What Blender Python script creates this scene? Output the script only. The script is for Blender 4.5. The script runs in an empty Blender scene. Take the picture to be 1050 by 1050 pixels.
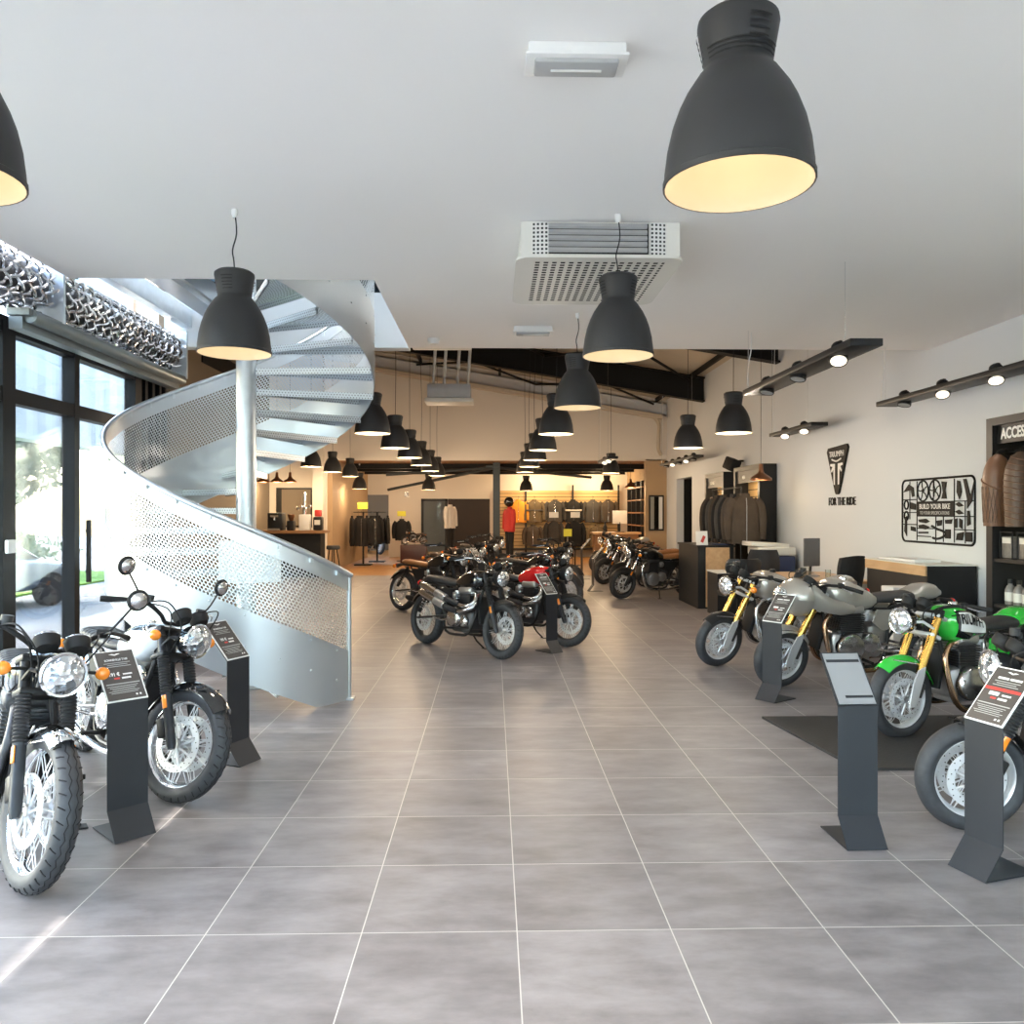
import bpy, bmesh, math, random
from mathutils import Vector, Matrix, Euler
random.seed(11)
SC = bpy.context.scene
COL = SC.collection
PI = math.pi
R = math.radians

SKY_STR = 1.3; SUN_STR = 2.6; EXPO = 1.07; PW = 1.5
# ------------------------------------------------------------------ materials
def _mat(name):
    m = bpy.data.materials.new(name); m.use_nodes = True
    nt = m.node_tree; nt.nodes.clear()
    return m, nt, nt.nodes, nt.links
def pmat(name, col, rough=.5, metal=0., var=.1, scale=9., bump=0., coat=0., emit=None, estr=1., bscale=60., spec=.5):
    m, nt, N, L = _mat(name)
    out = N.new('ShaderNodeOutputMaterial'); b = N.new('ShaderNodeBsdfPrincipled')
    L.new(b.outputs[0], out.inputs[0])
    tc = N.new('ShaderNodeTexCoord'); nz = N.new('ShaderNodeTexNoise')
    nz.inputs['Scale'].default_value = scale; nz.inputs['Detail'].default_value = 4
    L.new(tc.outputs['Object'], nz.inputs['Vector'])
    mx = N.new('ShaderNodeMix'); mx.data_type = 'RGBA'
    mx.inputs[6].default_value = (*[c*(1-var) for c in col], 1)
    mx.inputs[7].default_value = (*[min(1, c*(1+var)) for c in col], 1)
    L.new(nz.outputs[0], mx.inputs[0]); L.new(mx.outputs[2], b.inputs['Base Color'])
    b.inputs['Roughness'].default_value = rough; b.inputs['Metallic'].default_value = metal
    b.inputs['Coat Weight'].default_value = coat; b.inputs['Coat Roughness'].default_value = .05
    b.inputs['Specular IOR Level'].default_value = spec
    if bump:
        n2 = N.new('ShaderNodeTexNoise'); n2.inputs['Scale'].default_value = bscale
        L.new(tc.outputs['Object'], n2.inputs['Vector'])
        bp = N.new('ShaderNodeBump'); bp.inputs['Strength'].default_value = bump; bp.inputs['Distance'].default_value = .01
        L.new(n2.outputs[0], bp.inputs['Height']); L.new(bp.outputs[0], b.inputs['Normal'])
    if emit:
        b.inputs['Emission Color'].default_value = (*emit, 1); b.inputs['Emission Strength'].default_value = estr
    return m
def math_node(N, L, op, a, b=None, c=None):
    n = N.new('ShaderNodeMath'); n.operation = op
    for i, v in enumerate((a, b, c)):
        if v is None: continue
        if isinstance(v, (int, float)): n.inputs[i].default_value = v
        else: L.new(v, n.inputs[i])
    return n.outputs[0]
def glass_mat(name, tint=(.93, .97, .97), refl=.9):
    m, nt, N, L = _mat(name)
    out = N.new('ShaderNodeOutputMaterial'); tr = N.new('ShaderNodeBsdfTransparent'); gl = N.new('ShaderNodeBsdfGlossy')
    tr.inputs[0].default_value = (*tint, 1); gl.inputs['Roughness'].default_value = .01
    fr = N.new('ShaderNodeFresnel'); fr.inputs[0].default_value = 1.5
    f = math_node(N, L, 'MULTIPLY', fr.outputs[0], refl)
    mx = N.new('ShaderNodeMixShader'); L.new(f, mx.inputs[0]); L.new(tr.outputs[0], mx.inputs[1]); L.new(gl.outputs[0], mx.inputs[2])
    L.new(mx.outputs[0], out.inputs[0]); return m
def perf_mat(name, col, pitch=.03, rad=.0095, rough=.3, metal=.9, square=False, darkback=None):
    """sheet metal punched with holes in staggered rows; UV in metres"""
    m, nt, N, L = _mat(name)
    out = N.new('ShaderNodeOutputMaterial'); b = N.new('ShaderNodeBsdfPrincipled')
    b.inputs['Base Color'].default_value = (*col, 1); b.inputs['Metallic'].default_value = metal; b.inputs['Roughness'].default_value = rough
    uv = N.new('ShaderNodeUVMap'); sp = N.new('ShaderNodeSeparateXYZ'); L.new(uv.outputs[0], sp.inputs[0])
    hx, hy = pitch, pitch*(1 if square else 1.732)
    ds = []
    for off in ((0,) if square else (0, .5)):
        a = math_node(N, L, 'SUBTRACT', math_node(N, L, 'FRACT', math_node(N, L, 'ADD', math_node(N, L, 'DIVIDE', sp.outputs[0], hx), off)), .5)
        c = math_node(N, L, 'SUBTRACT', math_node(N, L, 'FRACT', math_node(N, L, 'ADD', math_node(N, L, 'DIVIDE', sp.outputs[1], hy), off)), .5)
        a = math_node(N, L, 'MULTIPLY', a, hx); c = math_node(N, L, 'MULTIPLY', c, hy)
        if square: d = math_node(N, L, 'MAXIMUM', math_node(N, L, 'ABSOLUTE', a), math_node(N, L, 'ABSOLUTE', c))
        else: d = math_node(N, L, 'SQRT', math_node(N, L, 'ADD', math_node(N, L, 'MULTIPLY', a, a), math_node(N, L, 'MULTIPLY', c, c)))
        ds.append(d)
    d = ds[0] if square else math_node(N, L, 'MINIMUM', ds[0], ds[1])
    hole = math_node(N, L, 'LESS_THAN', d, rad)
    if darkback:
        t = N.new('ShaderNodeBsdfDiffuse'); t.inputs[0].default_value = (*darkback, 1)
    else: t = N.new('ShaderNodeBsdfTransparent')
    mx = N.new('ShaderNodeMixShader'); L.new(hole, mx.inputs[0]); L.new(b.outputs[0], mx.inputs[1]); L.new(t.outputs[0], mx.inputs[2])
    L.new(mx.outputs[0], out.inputs[0]); return m
def tile_mat():
    m, nt, N, L = _mat('floor_tiles')
    out = N.new('ShaderNodeOutputMaterial'); b = N.new('ShaderNodeBsdfPrincipled'); L.new(b.outputs[0], out.inputs[0])
    g = N.new('ShaderNodeNewGeometry'); sp = N.new('ShaderNodeSeparateXYZ'); L.new(g.outputs['Position'], sp.inputs[0])
    px = math_node(N, L, 'DIVIDE', math_node(N, L, 'SUBTRACT', sp.outputs[0], .095), .6)
    py = math_node(N, L, 'DIVIDE', math_node(N, L, 'SUBTRACT', sp.outputs[1], .157), .6)
    def edge(p):
        f = math_node(N, L, 'ABSOLUTE', math_node(N, L, 'SUBTRACT', math_node(N, L, 'FRACT', p), .5))
        return math_node(N, L, 'GREATER_THAN', f, .4962)
    grout = math_node(N, L, 'MAXIMUM', edge(px), edge(py))
    cb = N.new('ShaderNodeCombineXYZ'); L.new(math_node(N, L, 'FLOOR', px), cb.inputs[0]); L.new(math_node(N, L, 'FLOOR', py), cb.inputs[1])
    wn = N.new('ShaderNodeTexWhiteNoise'); wn.noise_dimensions = '2D'; L.new(cb.outputs[0], wn.inputs['Vector'])
    # cloudy cement look, different on every tile
    off = N.new('ShaderNodeVectorMath'); off.operation = 'MULTIPLY_ADD'
    L.new(cb.outputs[0], off.inputs[0]); off.inputs[1].default_value = (3.7, 5.1, 2.3); L.new(g.outputs['Position'], off.inputs[2])
    sc = N.new('ShaderNodeMapping'); sc.inputs['Scale'].default_value = (1, 2.2, 1); L.new(off.outputs[0], sc.inputs[0])
    n1 = N.new('ShaderNodeTexNoise'); n1.inputs['Scale'].default_value = 2.6; n1.inputs['Detail'].default_value = 7; n1.inputs['Roughness'].default_value = .62
    L.new(sc.outputs[0], n1.inputs['Vector'])
    rp = N.new('ShaderNodeValToRGB'); L.new(n1.outputs[0], rp.inputs[0])
    e = rp.color_ramp.elements; e[0].position = .3; e[0].color = (.142, .128, .128, 1); e[1].position = .76; e[1].color = (.300, .276, .277, 1)
    br = N.new('ShaderNodeMix'); br.data_type = 'RGBA'; br.blend_type = 'MULTIPLY'; br.inputs[0].default_value = 1
    tone = math_node(N, L, 'MULTIPLY_ADD', wn.outputs[0], .22, .89)
    L.new(rp.outputs[0], br.inputs[6]); L.new(tone, br.inputs[7])
    mx = N.new('ShaderNodeMix'); mx.data_type = 'RGBA'; L.new(grout, mx.inputs[0]); L.new(br.outputs[2], mx.inputs[6]); mx.inputs[7].default_value = (.52, .49, .45, 1)
    L.new(mx.outputs[2], b.inputs['Base Color'])
    rr = math_node(N, L, 'MULTIPLY_ADD', n1.outputs[0], .25, .30); L.new(rr, b.inputs['Roughness'])
    b.inputs['Specular IOR Level'].default_value = .38
    return m
def wood_mat(name, c1, c2, scale=(1, 14, 14), rough=.45, plank=0):
    m, nt, N, L = _mat(name)
    out = N.new('ShaderNodeOutputMaterial'); b = N.new('ShaderNodeBsdfPrincipled'); L.new(b.outputs[0], out.inputs[0])
    g = N.new('ShaderNodeNewGeometry'); mp = N.new('ShaderNodeMapping'); mp.inputs['Scale'].default_value = scale
    L.new(g.outputs['Position'], mp.inputs[0])
    n1 = N.new('ShaderNodeTexNoise'); n1.inputs['Scale'].default_value = 1.6; n1.inputs['Detail'].default_value = 8; n1.inputs['Distortion'].default_value = .6
    L.new(mp.outputs[0], n1.inputs['Vector'])
    rp = N.new('ShaderNodeValToRGB'); L.new(n1.outputs[0], rp.inputs[0])
    e = rp.color_ramp.elements; e[0].position = .3; e[0].color = (*c1, 1); e[1].position = .7; e[1].color = (*c2, 1)
    col = rp.outputs[0]
    if plank:
        bt = N.new('ShaderNodeTexBrick'); L.new(g.outputs['Position'], bt.inputs['Vector'])
        bt.inputs['Scale'].default_value = 1; bt.inputs['Brick Width'].default_value = 1.3; bt.inputs['Row Height'].default_value = plank
        bt.inputs['Mortar Size'].default_value = .004
        bt.inputs['Color1'].default_value = (1, 1, 1, 1); bt.inputs['Color2'].default_value = (.75, .75, .75, 1); bt.inputs['Mortar'].default_value = (.3, .25, .2, 1)
        mx = N.new('ShaderNodeMix'); mx.data_type = 'RGBA'; mx.blend_type = 'MULTIPLY'; mx.inputs[0].default_value = 1
        L.new(col, mx.inputs[6]); L.new(bt.outputs[0], mx.inputs[7]); col = mx.outputs[2]
    L.new(col, b.inputs['Base Color']); b.inputs['Roughness'].default_value = rough
    return m
def lens_mat(name):
    m, nt, N, L = _mat(name)
    out = N.new('ShaderNodeOutputMaterial'); b = N.new('ShaderNodeBsdfPrincipled'); L.new(b.outputs[0], out.inputs[0])
    tc = N.new('ShaderNodeTexCoord'); v = N.new('ShaderNodeTexVoronoi'); v.inputs['Scale'].default_value = 26; L.new(tc.outputs['Object'], v.inputs['Vector'])
    rp = N.new('ShaderNodeValToRGB'); L.new(v.outputs['Color'], rp.inputs[0])
    e = rp.color_ramp.elements; e[0].position = .2; e[0].color = (.25, .28, .31, 1); e[1].position = .6; e[1].color = (.95, .97, 1, 1)
    L.new(rp.outputs[0], b.inputs['Base Color'])
    b.inputs['Metallic'].default_value = .75; b.inputs['Roughness'].default_value = .14; b.inputs['Coat Weight'].default_value = 1; b.inputs['Coat Roughness'].default_value = .02
    bp = N.new('ShaderNodeBump'); bp.inputs['Strength'].default_value = .9; bp.inputs['Distance'].default_value = .02
    L.new(v.outputs[0], bp.inputs['Height']); L.new(bp.outputs[0], b.inputs['Normal'])
    return m
def rubber_mat(name):
    m, nt, N, L = _mat(name)
    out = N.new('ShaderNodeOutputMaterial'); b = N.new('ShaderNodeBsdfPrincipled'); L.new(b.outputs[0], out.inputs[0])
    tc = N.new('ShaderNodeTexCoord'); v = N.new('ShaderNodeTexNoise'); v.inputs['Scale'].default_value = 30; L.new(tc.outputs['Object'], v.inputs['Vector'])
    rp = N.new('ShaderNodeValToRGB'); L.new(v.outputs[0], rp.inputs[0])
    rp.color_ramp.elements[0].color = (.024, .025, .029, 1); rp.color_ramp.elements[1].color = (.050, .052, .058, 1)
    L.new(rp.outputs[0], b.inputs['Base Color']); b.inputs['Roughness'].default_value = .62
    return m
M = {}
M['tiles'] = tile_mat()
M['wood_floor'] = wood_mat('oak_planks', (.36, .165, .045), (.54, .28, .085), (2, 16, 16), .4, plank=.16)
M['oak'] = wood_mat('pale_oak', (.50, .30, .15), (.63, .41, .22), (9, 2, 9), .4)
M['walnut'] = wood_mat('bar_wood', (.24, .12, .05), (.36, .19, .085), (2, 14, 14), .45)
M['wall_white'] = pmat('painted_white_wall', (.66, .69, .715), .85, var=.02, scale=1.2)
M['ceiling'] = pmat('painted_ceiling', (.89, .862, .83), .88, var=.012, scale=.8)
M['cream'] = pmat('cream_wall', (.72, .67, .60), .85, var=.03, scale=1)
M['taupe'] = pmat('taupe_wall', (.20, .165, .125), .85, var=.05, scale=1)
M['brownwall'] = pmat('warm_brown_wall', (.42, .29, .17), .8, var=.05, scale=1)
M['roof'] = pmat('beige_roof_deck', (.56, .49, .39), .8, var=.06, scale=2)
M['boards'] = wood_mat('brown_ceiling_boards', (.27, .15, .075), (.38, .22, .12), (12, 1.2, 12), .6)
M['slat'] = pmat('slatwall_beige', (.60, .40, .18), .6, var=.05, scale=3)
M['black'] = pmat('satin_black', (.015, .015, .016), .45, var=.15, spec=.3)
M['blackmatt'] = pmat('matt_black', (.014, .014, .015), .7, var=.2, spec=.3)
M['frame'] = pmat('black_window_frame', (.007, .007, .008), .5, var=.2, spec=.15)
M['steelblack'] = pmat('black_painted_steel', (.009, .009, .009), .6, var=.2, spec=.2)
M['charcoal'] = pmat('charcoal_metal', (.030, .032, .037), .42, .2, spec=.35, var=.08, scale=5)
M['lampblack'] = pmat('lamp_black', (.027, .027, .028), .5, .05, spec=.32, var=.06, scale=3)
M['gloss_black'] = pmat('gloss_black_paint', (.008, .008, .009), .12, var=.1, coat=1)
M['chrome'] = pmat('chrome', (.86, .87, .89), .07, 1., var=.03)
M['satin_chrome'] = pmat('satin_chrome', (.72, .73, .75), .22, 1., var=.05)
M['alu'] = pmat('cast_aluminium', (.60, .60, .61), .34, .9, var=.08, scale=14)
M['alu_dark'] = pmat('dark_engine_alloy', (.075, .075, .08), .42, .7, var=.15, scale=14)
M['galv'] = pmat('galvanised_steel', (.60, .64, .67), .36, .75, var=.14, scale=11)
M['galvsheet'] = pmat('galvanised_sheet', (.56, .59, .62), .3, .7, var=.05, scale=3)
M['galvperf'] = perf_mat('perforated_galvanised_sheet', (.60, .63, .66), .03, .0103, .33, .7)
M['tread'] = perf_mat('perforated_tread_steel', (.62, .66, .69), .028, .006, .35, .7, darkback=(.2, .21, .22))
M['gold'] = pmat('gold_anodised', (.78, .46, .11), .24, .95, var=.06)
M['copper'] = pmat('copper_header', (.52, .33, .21), .22, 1., var=.12)
M['copperlamp'] = pmat('brown_copper_lamp', (.20, .09, .045), .3, .8, var=.1)
M['rubber'] = rubber_mat('tyre_rubber')
M['groove'] = pmat('tyre_groove', (.008, .008, .009), .8)
M['lens'] = lens_mat('headlight_lens')
M['orange'] = pmat('amber_indicator', (.95, .27, .02), .18, var=.1, coat=1)
M['redlens'] = pmat('red_lens', (.6, .02, .015), .2, coat=1)
M['gauge'] = pmat('gauge_face', (.03, .03, .035), .15, coat=1)
M['alulight'] = pmat('bright_alloy', (.70, .71, .73), .36, .45, var=.06, scale=12)
M['silver'] = pmat('silver_paint', (.60, .585, .565), .3, .5, var=.03, coat=1)
M['bronzegrey'] = pmat('warm_grey_paint', (.47, .445, .41), .3, .5, var=.03, coat=1)
M['whitepaint'] = pmat('white_paint', (.85, .86, .87), .14, var=.02, coat=1)
M['red'] = pmat('red_paint', (.62, .012, .015), .14, var=.05, coat=1)
M['green'] = pmat('green_paint', (.03, .52, .05), .14, var=.05, coat=1)
M['tan'] = pmat('tan_leather', (.34, .145, .05), .5, var=.12, bump=.15)
M['darkleather'] = pmat('dark_brown_leather', (.10, .060, .04), .45, var=.15, bump=.2)
M['leather'] = pmat('brown_leather', (.17, .082, .045), .4, var=.15, bump=.2)
M['seat'] = pmat('black_vinyl', (.026, .026, .028), .5, var=.12, bump=.12)
M['plastic'] = pmat('black_plastic', (.025, .025, .027), .5, var=.1)
M['white'] = pmat('white_plastic', (.78, .77, .74), .45, var=.03)
M['offwhite'] = pmat('off_white_plastic', (.70, .68, .62), .5, var=.03)
M['acperf'] = perf_mat('square_punched_panel', (.68, .66, .60), .054, .0145, .5, 0, square=True, darkback=(.03, .028, .025))
M['acgrid'] = perf_mat('small_slot_grille', (.70, .69, .65), .026, .0072, .5, 0, square=True, darkback=(.07, .07, .07))
M['louvre'] = pmat('grey_louvre', (.42, .42, .41), .5)
M['darkgap'] = pmat('dark_gap', (.01, .01, .01), .9)
M['glass'] = glass_mat('clear_glass', refl=.55)
M['glassb'] = glass_mat('blue_tinted_glass', (.55, .72, .9), refl=.6)
M['mirror'] = pmat('mirror_glass', (.85, .88, .9), .03, 1., var=.01)
M['paper'] = pmat('white_paper', (.82, .82, .80), .6, var=.02)
M['signdark'] = pmat('sign_dark', (.062, .054, .050), .35, var=.05, coat=.6)
M['signgrey'] = pmat('plain_grey_sign_plate', (.30, .305, .315), .3, .2, var=.03, coat=.4)
M['signred'] = pmat('sign_red', (.6, .05, .04), .4)
M['ink'] = pmat('black_ink', (.009, .009, .009), .6, spec=.2)
M['yellow'] = pmat('yellow_tag', (.75, .72, .05), .5)
M['glow'] = pmat('lamp_inside', (.30, .24, .15), .4, emit=(1., .72, .42), estr=.34)
M['bulb'] = pmat('glowing_bulb', (1, .9, .7), .4, emit=(1., .76, .42), estr=4)
M['spotglow'] = pmat('spot_lens', (1, .95, .85), .4, emit=(1., .88, .68), estr=.75)
M['mat'] = pmat('black_floor_mat', (.028, .027, .026), .6, var=.15, bump=.3)
M['fabric_dark'] = pmat('dark_cloth', (.011, .0105, .011), .85, var=.3, bump=.3)
M['fabric_brown'] = pmat('brown_cloth', (.058, .042, .030), .8, var=.3, bump=.3)
M['fabric_grey'] = pmat('grey_cloth', (.06, .054, .048), .85, var=.25, bump=.3)
M['fabric_olive'] = pmat('olive_cloth', (.12, .085, .045), .85, var=.25, bump=.3)
M['fabric_orange'] = pmat('orange_cloth', (.80, .30, .03), .8, var=.12, bump=.3)
M['fabric_red'] = pmat('red_cloth', (.55, .035, .03), .75, var=.12, bump=.3)
M['fabric_white'] = pmat('white_cloth', (.72, .68, .62), .85, var=.06, bump=.3)
M['railgrey'] = pmat('grey_rail', (.20, .22, .215), .4, .5)
M['bluecase'] = pmat('navy_plastic', (.03, .045, .11), .5)
M['screen'] = pmat('monitor_back', (.10, .10, .105), .45)
M['shelfback'] = pmat('shelf_back', (.40, .36, .26), .7, var=.04)
M['pack'] = pmat('grey_pack', (.20, .18, .165), .4, var=.5, scale=30, coat=.5)
M['asphalt'] = pmat('pale_paving', (.31, .31, .305), .9, var=.08, scale=2)
M['corr'] = pmat('white_corrugated_sheet', (.66, .72, .74), .5, var=.03, scale=3)
M['leaf'] = pmat('leaf_green', (.075, .13, .035), .7, var=.5, scale=2)
M['leafdark'] = pmat('leaf_dark_green', (.03, .065, .03), .7, var=.5, scale=2)
M['grass'] = pmat('grass_green', (.20, .36, .05), .9, var=.3, scale=6)
M['bark'] = pmat('bark', (.10, .075, .05), .9, var=.3)
M['columnblue'] = pmat('blue_grey_steel', (.05, .065, .075), .5, .3)
M['mural'] = pmat('dark_mural', (.018, .010, .008), .6, var=.8, scale=1.5)
M['carblue'] = pmat('grey_blue_paint', (.22, .27, .33), .2, coat=1)

# ------------------------------------------------------------------ mesh builder
def catmull(pts, n=6, closed=False):
    P = [Vector(p) for p in pts]; out = []; m = len(P)
    segs = m if closed else m-1
    for i in range(segs):
        if closed: a, b, c, d = P[(i-1) % m], P[i], P[(i+1) % m], P[(i+2) % m]
        else: a, b, c, d = P[max(i-1, 0)], P[i], P[i+1], P[min(i+2, m-1)]
        for k in range(n):
            t = k/n
            out.append(.5*((2*b)+(c-a)*t+(2*a-5*b+4*c-d)*t*t+(3*b-a-3*c+d)*t**3))
    if not closed: out.append(P[-1])
    return out
def interp(tab, u):
    """smooth table lookup, tab = [(u, v...)]"""
    for i in range(len(tab)-1):
        if u <= tab[i+1][0] or i == len(tab)-2:
            a, b, c, d = tab[max(i-1, 0)], tab[i], tab[i+1], tab[min(i+2, len(tab)-1)]
            t = (u-b[0])/max(1e-9, c[0]-b[0]); t = max(0, min(1, t)); o = []
            for k in range(1, len(b)):
                o.append(.5*((2*b[k])+(c[k]-a[k])*t+(2*a[k]-5*b[k]+4*c[k]-d[k])*t*t+(3*b[k]-a[k]-3*c[k]+d[k])*t**3))
            return o
class MB:
    def __init__(s, Mx=None):
        s.M = Mx.copy() if Mx else Matrix.Identity(4); s.v = []; s.f = []; s.mi = []; s.uv = {}; s.i = 0
    def add(s, vs, fs, uvs=None, M2=None):
        o = len(s.v); X = s.M @ M2 if M2 is not None else s.M
        s.v += [tuple(X @ Vector(p)) for p in vs]
        for k, f in enumerate(fs):
            if uvs: s.uv[len(s.f)] = [uvs[j] for j in f]
            s.f.append(tuple(j+o for j in f)); s.mi.append(s.i)
        return s
    def box(s, c, d, rot=None, bevel=0., seg=2):
        X = Matrix.Translation(c)
        if rot: X = X @ Euler(rot).to_matrix().to_4x4()
        hx, hy, hz = d[0]/2, d[1]/2, d[2]/2
        if not bevel:
            vs = [(x*hx, y*hy, z*hz) for z in (-1, 1) for y in (-1, 1) for x in (-1, 1)]
            fs = [(0, 2, 3, 1), (4, 5, 7, 6), (0, 1, 5, 4), (2, 6, 7, 3), (0, 4, 6, 2), (1, 3, 7, 5)]
            return s.add(vs, fs, None, X)
        bm = bmesh.new(); bmesh.ops.create_cube(bm, size=1); bmesh.ops.scale(bm, vec=d, verts=bm.verts)
        bmesh.ops.bevel(bm, geom=bm.edges[:], offset=bevel, segments=seg, affect='EDGES', profile=.5)
        bm.verts.index_update()
        vs = [tuple(v.co) for v in bm.verts]; fs = [tuple(v.index for v in f.verts) for f in bm.faces]; bm.free()
        return s.add(vs, fs, None, X)
    def tube(s, pts, r=.01, n=8, smooth=0, closed=False, caps=True, flat=1.):
        P = catmull(pts, smooth, closed) if smooth else [Vector(p) for p in pts]
        m = len(P); rs = r if isinstance(r, (list, tuple)) else None
        T = []
        for i in range(m):
            a = P[i-1] if (i or closed) else P[0]; b = P[(i+1) % m] if (i < m-1 or closed) else P[-1]
            t = (b-a); T.append(t.normalized() if t.length > 1e-9 else Vector((0, 0, 1)))
        u = T[0].orthogonal().normalized()
        if abs(T[0].z) < .9:
            u = Vector((0, 0, 1)); u = (u-T[0]*u.dot(T[0])).normalized()
        vs = []; 
        for i in range(m):
            u = (u-T[i]*u.dot(T[i])); u = u.normalized() if u.length > 1e-6 else T[i].orthogonal().normalized()
            w = T[i].cross(u)
            if rs:
                q = i/(m-1)*(len(rs)-1); k = min(int(q), len(rs)-2); rr = rs[k]+(rs[k+1]-rs[k])*(q-k)
            else: rr = r
            for k in range(n):
                a = 2*PI*k/n
                vs.append(P[i]+u*(math.cos(a)*rr*flat)+w*(math.sin(a)*rr))
        fs = []
        for i in range(m if closed else m-1):
            for k in range(n):
                a = i*n+k; b = i*n+(k+1) % n; c = ((i+1) % m)*n+(k+1) % n; d = ((i+1) % m)*n+k
                fs.append((a, b, c, d))
        if caps and not closed:
            fs.append(tuple(range(n-1, -1, -1))); fs.append(tuple((m-1)*n+k for k in range(n)))
        return s.add(vs, fs)
    def cyl(s, p0, p1, r0, r1=None, n=16, caps=True):
        return s.tube([p0, p1], [r0, r0 if r1 is None else r1], n, caps=caps)
    def lathe(s, prof, X=None, n=32, closed=False, cap=False, a0=0., a1=2*PI):
        """prof (r, h): spun round local z, then moved by X"""
        full = abs(a1-a0-2*PI) < 1e-6; nn = n if full else n+1
        vs = []; m = len(prof)
        for k in range(nn):
            a = a0+(a1-a0)*k/n
            for r, h in prof: vs.append((r*math.cos(a), r*math.sin(a), h))
        fs = []
        for k in range(n):
            k2 = (k+1) % nn
            for j in range(m if closed else m-1):
                j2 = (j+1) % m
                fs.append((k*m+j, k2*m+j, k2*m+j2, k*m+j2))
        if cap and full:
            fs.append(tuple(k*m for k in range(nn-1, -1, -1))); fs.append(tuple(k*m+m-1 for k in range(nn)))
        return s.add(vs, fs, None, X)
    def sphere(s, c, r, n=16, m=10):
        rr = r if isinstance(r, (tuple, list)) else (r, r, r)
        X = Matrix.Translation(c) @ Matrix.Diagonal((*rr, 1))
        return s.lathe([(max(1e-4, math.sin(PI*j/m)), -math.cos(PI*j/m)) for j in range(m+1)], X, n)
    def prism(s, outl, t, X=None):
        """outline in local xy, extruded 0..t along z"""
        n = len(outl); vs = [(x, y, 0) for x, y in outl]+[(x, y, t) for x, y in outl]
        fs = [tuple(range(n-1, -1, -1)), tuple(range(n, 2*n))]+[(i, (i+1) % n, n+(i+1) % n, n+i) for i in range(n)]
        return s.add(vs, fs, None, X)
    def grid(s, fn, nu, nv, uvf=None, wrapv=False):
        nvv = nv if wrapv else nv+1
        vs = [fn(i/nu, j/nv) for i in range(nu+1) for j in range(nvv)]
        fs = []
        for i in range(nu):
            for j in range(nv):
                j2 = (j+1) % nvv
                fs.append((i*nvv+j, (i+1)*nvv+j, (i+1)*nvv+j2, i*nvv+j2))
        uvs = [uvf(i/nu, j/nv) for i in range(nu+1) for j in range(nvv)] if uvf else None
        return s.add(vs, fs, uvs)
    def loft(s, rings, caps=True):
        n = len(rings[0]); vs = [p for r in rings for p in r]; fs = []
        for i in range(len(rings)-1):
            for k in range(n):
                fs.append((i*n+k, i*n+(k+1) % n, (i+1)*n+(k+1) % n, (i+1)*n+k))
        if caps: fs.append(tuple(range(n-1, -1, -1))); fs.append(tuple((len(rings)-1)*n+k for k in range(n)))
        return s.add(vs, fs)
    def text(s, txt, size, X, depth=.002, sx=1., fn=None, bold=.012):
        cu = bpy.data.curves.new('t', 'FONT'); cu.body = txt; cu.size = size; cu.align_x = 'CENTER'; cu.align_y = 'CENTER'
        cu.extrude = depth/2; cu.offset = bold*size; cu.resolution_u = 3
        ob = bpy.data.objects.new('t', cu); me = bpy.data.meshes.new_from_object(ob)
        vs = [(v.co.x*sx, v.co.y, v.co.z+depth/2) for v in me.vertices]
        if fn: vs = [fn(*p) for p in vs]
        fs = [tuple(p.vertices) for p in me.polygons]
        bpy.data.objects.remove(ob); bpy.data.curves.remove(cu); bpy.data.meshes.remove(me)
        return s.add(vs, fs, None, X)
    def build(s, name, mat, parent=None, angle=38, smooth=True, loc=None):
        me = bpy.data.meshes.new(name)
        vs = s.v
        if loc: vs = [(x-loc[0], y-loc[1], z-loc[2]) for x, y, z in vs]
        me.from_pydata(vs, [], s.f); 
        mats = mat if isinstance(mat, list) else [mat]
        for m in mats: me.materials.append(M[m] if isinstance(m, str) else m)
        if len(mats) > 1: me.polygons.foreach_set('material_index', s.mi)
        if s.uv:
            ul = me.uv_layers.new(name='UVMap')
            for fi, uvs in s.uv.items():
                p = me.polygons[fi]
                for k, li in enumerate(p.loop_indices): ul.data[li].uv = uvs[k]
        if smooth:
            me.polygons.foreach_set('use_smooth', [True]*len(me.polygons)); me.set_sharp_from_angle(angle=R(angle))
        me.update()
        o = bpy.data.objects.new(name, me); COL.objects.link(o)
        if parent: o.parent = parent
        if loc: o.location = loc
        return o
def empty(name, label, cat, loc=(0, 0, 0), rz=0., group=None, rx=0.):
    o = bpy.data.objects.new(name, None); COL.objects.link(o); o.location = loc; o.rotation_euler = (rx, 0, rz)
    o.empty_display_size = .1
    return tag(o, label, cat, group)
def tag(o, label, cat, group=None):
    o['label'] = label; o['category'] = cat
    if group: o['group'] = group
    return o
def struct(o):
    o['kind'] = 'structure'; return o
def copy_tree(src, loc, rz=None, label=None, group=None, scale=None, swap=None, skip=()):
    r = src.copy(); COL.objects.link(r); r.location = loc
    if rz is not None: r.rotation_euler = (src.rotation_euler[0], src.rotation_euler[1], rz)
    if label: r['label'] = label
    if group: r['group'] = group
    if scale: r.scale = (scale,)*3 if isinstance(scale, (int, float)) else scale
    for ch in list(src.children):
        if ch.name.split('.')[0] in skip: continue
        c = ch.copy(); COL.objects.link(c); c.parent = r
        if swap and ch.name.split('.')[0] in swap:
            c.data = ch.data.copy(); c.data.materials[0] = M[swap[ch.name.split('.')[0]]]
        for g in ch.children:
            d = g.copy(); COL.objects.link(d); d.parent = c
    return r
RX90 = Matrix.Rotation(PI/2, 4, 'X')       # local z -> -y
def axis_y(p): return Matrix.Translation(p) @ Matrix.Rotation(-PI/2, 4, 'X')   # local z -> +y
def axis_x(p): return Matrix.Translation(p) @ Matrix.Rotation(PI/2, 4, 'Y')    # local z -> +x
def sgnpow(v, e): return math.copysign(abs(v)**e, v)
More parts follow.
